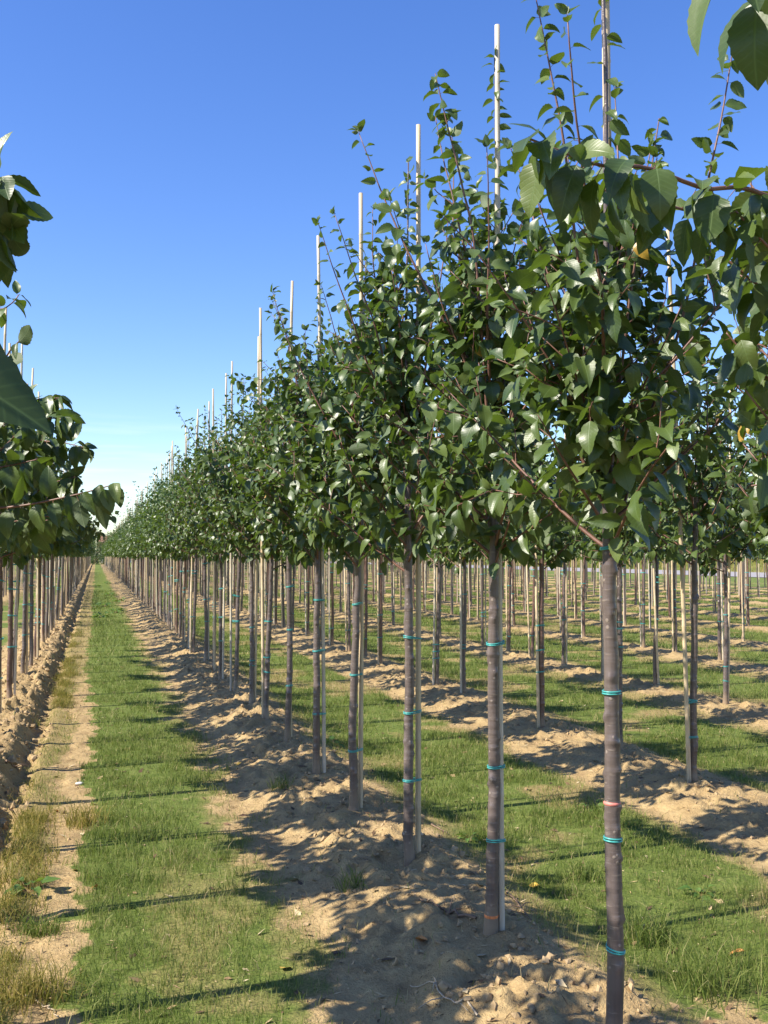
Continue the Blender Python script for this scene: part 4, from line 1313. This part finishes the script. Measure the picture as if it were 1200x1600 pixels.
# ------------------------------------------------------------------ somebody on the verge
def person():
    p0 = at(972, 889, 100); x, y = p0[0], p0[1]
    z = foot(x, y)
    def skin(name, pts, edges, mat, parent, root=0):
        me = bpy.data.meshes.new(name); me.from_pydata([p[:3] for p in pts], edges, [])
        o = bpy.data.objects.new(name, me); COL.objects.link(o)
        s = o.modifiers.new('s', 'SKIN'); o.modifiers.new('d', 'SUBSURF').levels = 1
        o.modifiers['d'].render_levels = 1
        for i, p in enumerate(pts):
            me.skin_vertices[0].data[i].radius = (p[3], p[3])
        me.skin_vertices[0].data[root].use_root = True
        me.materials.append(mat)
        if parent: o.parent = parent
        return o
    body = [(0, 0, .95, .14), (0, 0, 1.15, .13), (0, 0, 1.38, .15), (0, 0, 1.52, .06), (0, 0, 1.60, .075), (0, .0, 1.72, .085),
            (-.2, 0, 1.4, .06), (-.27, .03, 1.12, .045), (-.30, -.05, .88, .035), (-.31, -.06, .78, .03), (.2, 0, 1.4, .06), (.27, .03, 1.12, .045), (.29, -.05, .88, .035), (.29, -.06, .78, .03),
            (-.1, 0, .85, .09), (-.12, 0, .48, .065), (-.13, .03, .09, .045), (-.13, -.12, .05, .04), (.1, 0, .85, .09), (.12, 0, .48, .065), (.13, .03, .09, .045), (.13, -.12, .05, .04)]
    ed = [(0, 1), (1, 2), (2, 3), (3, 4), (4, 5), (2, 6), (6, 7), (7, 8), (8, 9), (2, 10), (10, 11), (11, 12), (12, 13), (0, 14), (14, 15), (15, 16), (16, 17), (0, 18), (18, 19), (19, 20), (20, 21)]
    pe = empty('person', (x, y, z), -YAW); tag(pe, 'person in dark trousers and pale top standing by the road', 'person')
    skin_m = simple_mat('skin', (0.5, 0.32, 0.24), 0.6); dark = simple_mat('dark_cloth', (0.03, 0.03, 0.04), 0.8); pale = simple_mat('pale_cloth', (0.6, 0.57, 0.57), 0.8); hair = simple_mat('hair', (0.03, 0.02, 0.015), 0.6)
    skin('body', body, ed, skin_m, pe)
    skin('trousers', [(0, 0, .98, .155), (-.1, 0, .85, .11), (-.12, 0, .48, .085), (-.13, .03, .12, .065), (.1, 0, .85, .11), (.12, 0, .48, .085), (.13, .03, .12, .065)], [(0, 1), (1, 2), (2, 3), (0, 4), (4, 5), (5, 6)], dark, pe)
    skin('shirt', [(0, 0, .98, .15), (0, 0, 1.15, .15), (0, 0, 1.40, .17), (-.2, 0, 1.41, .08), (-.26, .02, 1.18, .065), (.2, 0, 1.41, .08), (.26, .02, 1.18, .065)], [(0, 1), (1, 2), (2, 3), (3, 4), (2, 5), (5, 6)], pale, pe)
    skin('hair', [(0, .02, 1.74, .095), (0, .05, 1.66, .07)], [(0, 1)], hair, pe)


person()

# ------------------------------------------------------------------ small things lying and growing on the ground


def on_ground(px, py):
    d = (np.array(CM.to_3x3() @ Vector(((px - 600) / 1600, (800 - py) / 1600, -1))))
    t = 1.5 / -d[2]
    for _ in range(12):
        p = np.array([0, 0, CAM_H]) + d * t
        t = (CAM_H - foot(p[0], p[1])) / -d[2]
    return np.array([0, 0, CAM_H]) + d * t


def fallen_leaf(px, py, mat, label, size=0.075):
    p = on_ground(px, py)
    L = dict(pos=np.zeros((1, 3)), axis=np.array([[1.0, 0, 0.05]]), ref=np.array([[0, 0.15, 1.0]]), size=np.array([size]), rnd=np.array([0.5]))
    o = leaf_mesh('fallen_leaf', L, T_HI, rng, mat, petiole=False)
    o.location = (p[0], p[1], p[2] + 0.012); o.rotation_euler = (rng.normal(0, .2), rng.normal(0, .2), rng.uniform(0, 6.28))
    tag(o, label, 'leaf', 'fallen leaves on the ground')


fallen_leaf(668, 1474, M_DEADLEAF, 'curled orange leaf on sunlit soil left of the stem with orange tape', 0.085)
fallen_leaf(1165, 1492, M_DEADLEAF, 'small orange leaf on the grass by the lower right corner')
fallen_leaf(842, 1386, M_YELLEAF, 'yellow leaf on soil between the two closest stems')
fallen_leaf(145, 1391, M_DEADLEAF, 'small orange leaf at the left rim of the grass strip', 0.05)
fallen_leaf(82, 1268, M_DEADLEAF, 'orange leaf by the furrow among yellowing grass', 0.06)
fallen_leaf(378, 1194, M_YELLEAF, 'yellowish leaf on shaded soil halfway down the grass strip', 0.07)
fallen_leaf(438, 1518, M_YELLEAF, 'straw coloured leaf on the dry grass near the bottom edge', 0.06)

def pebble():
    p = on_ground(124, 1226)
    ph = np.linspace(0, math.pi, 7); th = np.linspace(0, 2 * math.pi, 10, endpoint=False)
    v = np.array([[math.sin(a) * math.cos(b) * .028, math.sin(a) * math.sin(b) * .019, math.cos(a) * .012] for a in ph for b in th]) * rng.uniform(0.85, 1.1, (70, 1))
    q = [[i * 10 + (j + 1) % 10, i * 10 + j, (i + 1) * 10 + j, (i + 1) * 10 + (j + 1) % 10] for i in range(6) for j in range(10)]
    o = build('stone', v, q, mats=[M_STONE]); o.location = (p[0], p[1], p[2] + 0.008)
    tag(o, 'small whitish stone on the bare wheel track', 'stone')


pebble()


def twig_thing(pa, pb, label, mat, r=0.006, side=3):
    a, b = on_ground(*pa), on_ground(*pb)
    o0 = a.copy()
    n = 14; g = Geo()
    t = np.linspace(0, 1, n)[:, None]
    pts = a + (b - a) * t + rng.normal(0, 0.006, (n, 3)); pts[:, 2] = [foot(p[0], p[1]) + r * 0.9 + 0.004 for p in pts]
    g.tube(pts - o0, np.linspace(r, r * .4, n), 6)
    for k in range(side):
        i = int(rng.integers(3, n - 2)); d = np.array([rng.normal(0, 1), rng.normal(0, 1), 0.35]); d /= np.linalg.norm(d)
        ln = np.linalg.norm(b - a) * rng.uniform(.12, .3)
        g.tube(np.array([pts[i], pts[i] + d * ln * .5, pts[i] + d * ln + np.array([0, 0, -.02])]) - o0, [r * .6, r * .45, r * .25], 5)
    o = g.build('twig', [mat]); o.location = o0
    tag(o, label, 'twig', 'twigs lying on the ground')


twig_thing((745, 1432), (655, 1412), 'dark twig lying left of the stem with orange tape', M_STICK, 0.007)
twig_thing((745, 1577), (640, 1540), 'branching pale twig on soil near the bottom edge', M_PALESTICK, 0.004, 4)
twig_thing((40, 1555), (92, 1592), 'pale stalk across the wheel track at the lower left corner', M_PALESTICK, 0.004, 2)
twig_thing((672, 1288), (700, 1305), 'short twig on the ridge between third stem and orange taped stem', M_STICK, 0.005, 2)
twig_thing((790, 1395), (830, 1440), 'dark twig right of the stem with orange tape', M_STICK, 0.005, 4)
twig_thing((10, 1183), (34, 1204), 'dark twig in the furrow under the left row', M_STICK, 0.008, 1)


def grass_tuft(px, py, label, h=0.16, n=140, mat=None, spread=0.05):
    p = on_ground(px, py)
    x = rng.normal(0, spread, n); y = rng.normal(0, spread, n)
    z = np.array([foot(p[0] + a, p[1] + b) for a, b in zip(x, y)]) - p[2]
    v, q, t, r = blades(x, y, z, h * rng.uniform(0.5, 1.2, n), np.full(n, 0.0038), np.clip(rng.normal(0.7, 0.25, n), 0.1, 1.2), np.clip(rng.normal(0.35, 0.25, n), 0, 1))
    o = build('grass_tuft', v, q, t, mats=[mat or M_GRASS], attrs={'rnd': r}, smooth=False)
    o.location = p
    tag(o, label, 'grass tuft', 'tufts of long grass')


grass_tuft(50, 1560, 'big tuft of long yellowing grass at the lower left corner', 0.15, 300, M_DRYGRASS, 0.065)
grass_tuft(60, 1462, 'bluish green tuft left of the wheel track', 0.10, 220)
grass_tuft(130, 1290, 'tuft of yellowing grass beside the wheel track above the leafy weed', 0.15, 260, M_DRYGRASS, 0.06)
grass_tuft(548, 1385, 'thin upright tuft in shade left of the third stem', 0.12, 60, None, 0.03)
grass_tuft(440, 1232, 'small tuft in a hollow left of the fourth stem', 0.12, 80, None, 0.035)
grass_tuft(905, 1375, 'dark shaded tuft left of the closest stem', 0.13, 160)
grass_tuft(1010, 1470, 'tuft overhanging the soil edge right of the closest stem', 0.15, 300, None, 0.07)
grass_tuft(1110, 1545, 'rank tuft by the bare patch in the lower right corner', 0.16, 320, None, 0.08)


def weed(px, py, label, n=8, size=0.07):
    p = on_ground(px, py)
    a = np.arange(n) * 2.4 + rng.uniform(0, 6)
    d = np.stack([np.cos(a), np.sin(a), rng.uniform(0.3, 1.1, n)], -1); d /= np.linalg.norm(d, axis=1, keepdims=True)
    st = np.zeros((n, 3)); pos = d * (size * rng.uniform(0.4, 1.0, n))[:, None]
    L = dict(pos=pos, axis=d + np.array([0, 0, -0.4]), ref=np.tile([0, 0, 1.0], (n, 1)) + rng.normal(0, .2, (n, 3)), size=size * rng.uniform(0.7, 1.3, n), stem=st, rnd=rng.uniform(0.1, 0.9, n))
    o = leaf_mesh('weed', L, T_HI, rng, M_WEED); o.location = p
    tag(o, label, 'weed', 'leafy weeds on the ground')


weed(45, 1396, 'broad leaved weed at the left edge beside the furrow', 9, 0.085)
weed(733, 1312, 'little green weed on soil left of the orange taped stem', 7, 0.05)
weed(925, 1265, 'light green weed in grass left of the closest stem', 9, 0.055)
weed(1095, 1400, 'light green weed in grass right of the closest stem', 9, 0.055)
weed(522, 1165, 'weed growing at the soil rim behind the fifth stem', 9, 0.06)
for k, (px, py) in enumerate(((163, 948), (172, 930), (157, 965), (180, 958), (168, 912), (150, 918), (186, 940))):
    weed(px, py, 'bright green weed in the clump on the far grass strip', 12, 0.16)

for _o in S.objects:
    if _o.get('label') and not 4 <= len(_o['label'].split()) <= 16: print('LABEL', len(_o['label'].split()), _o['label'])
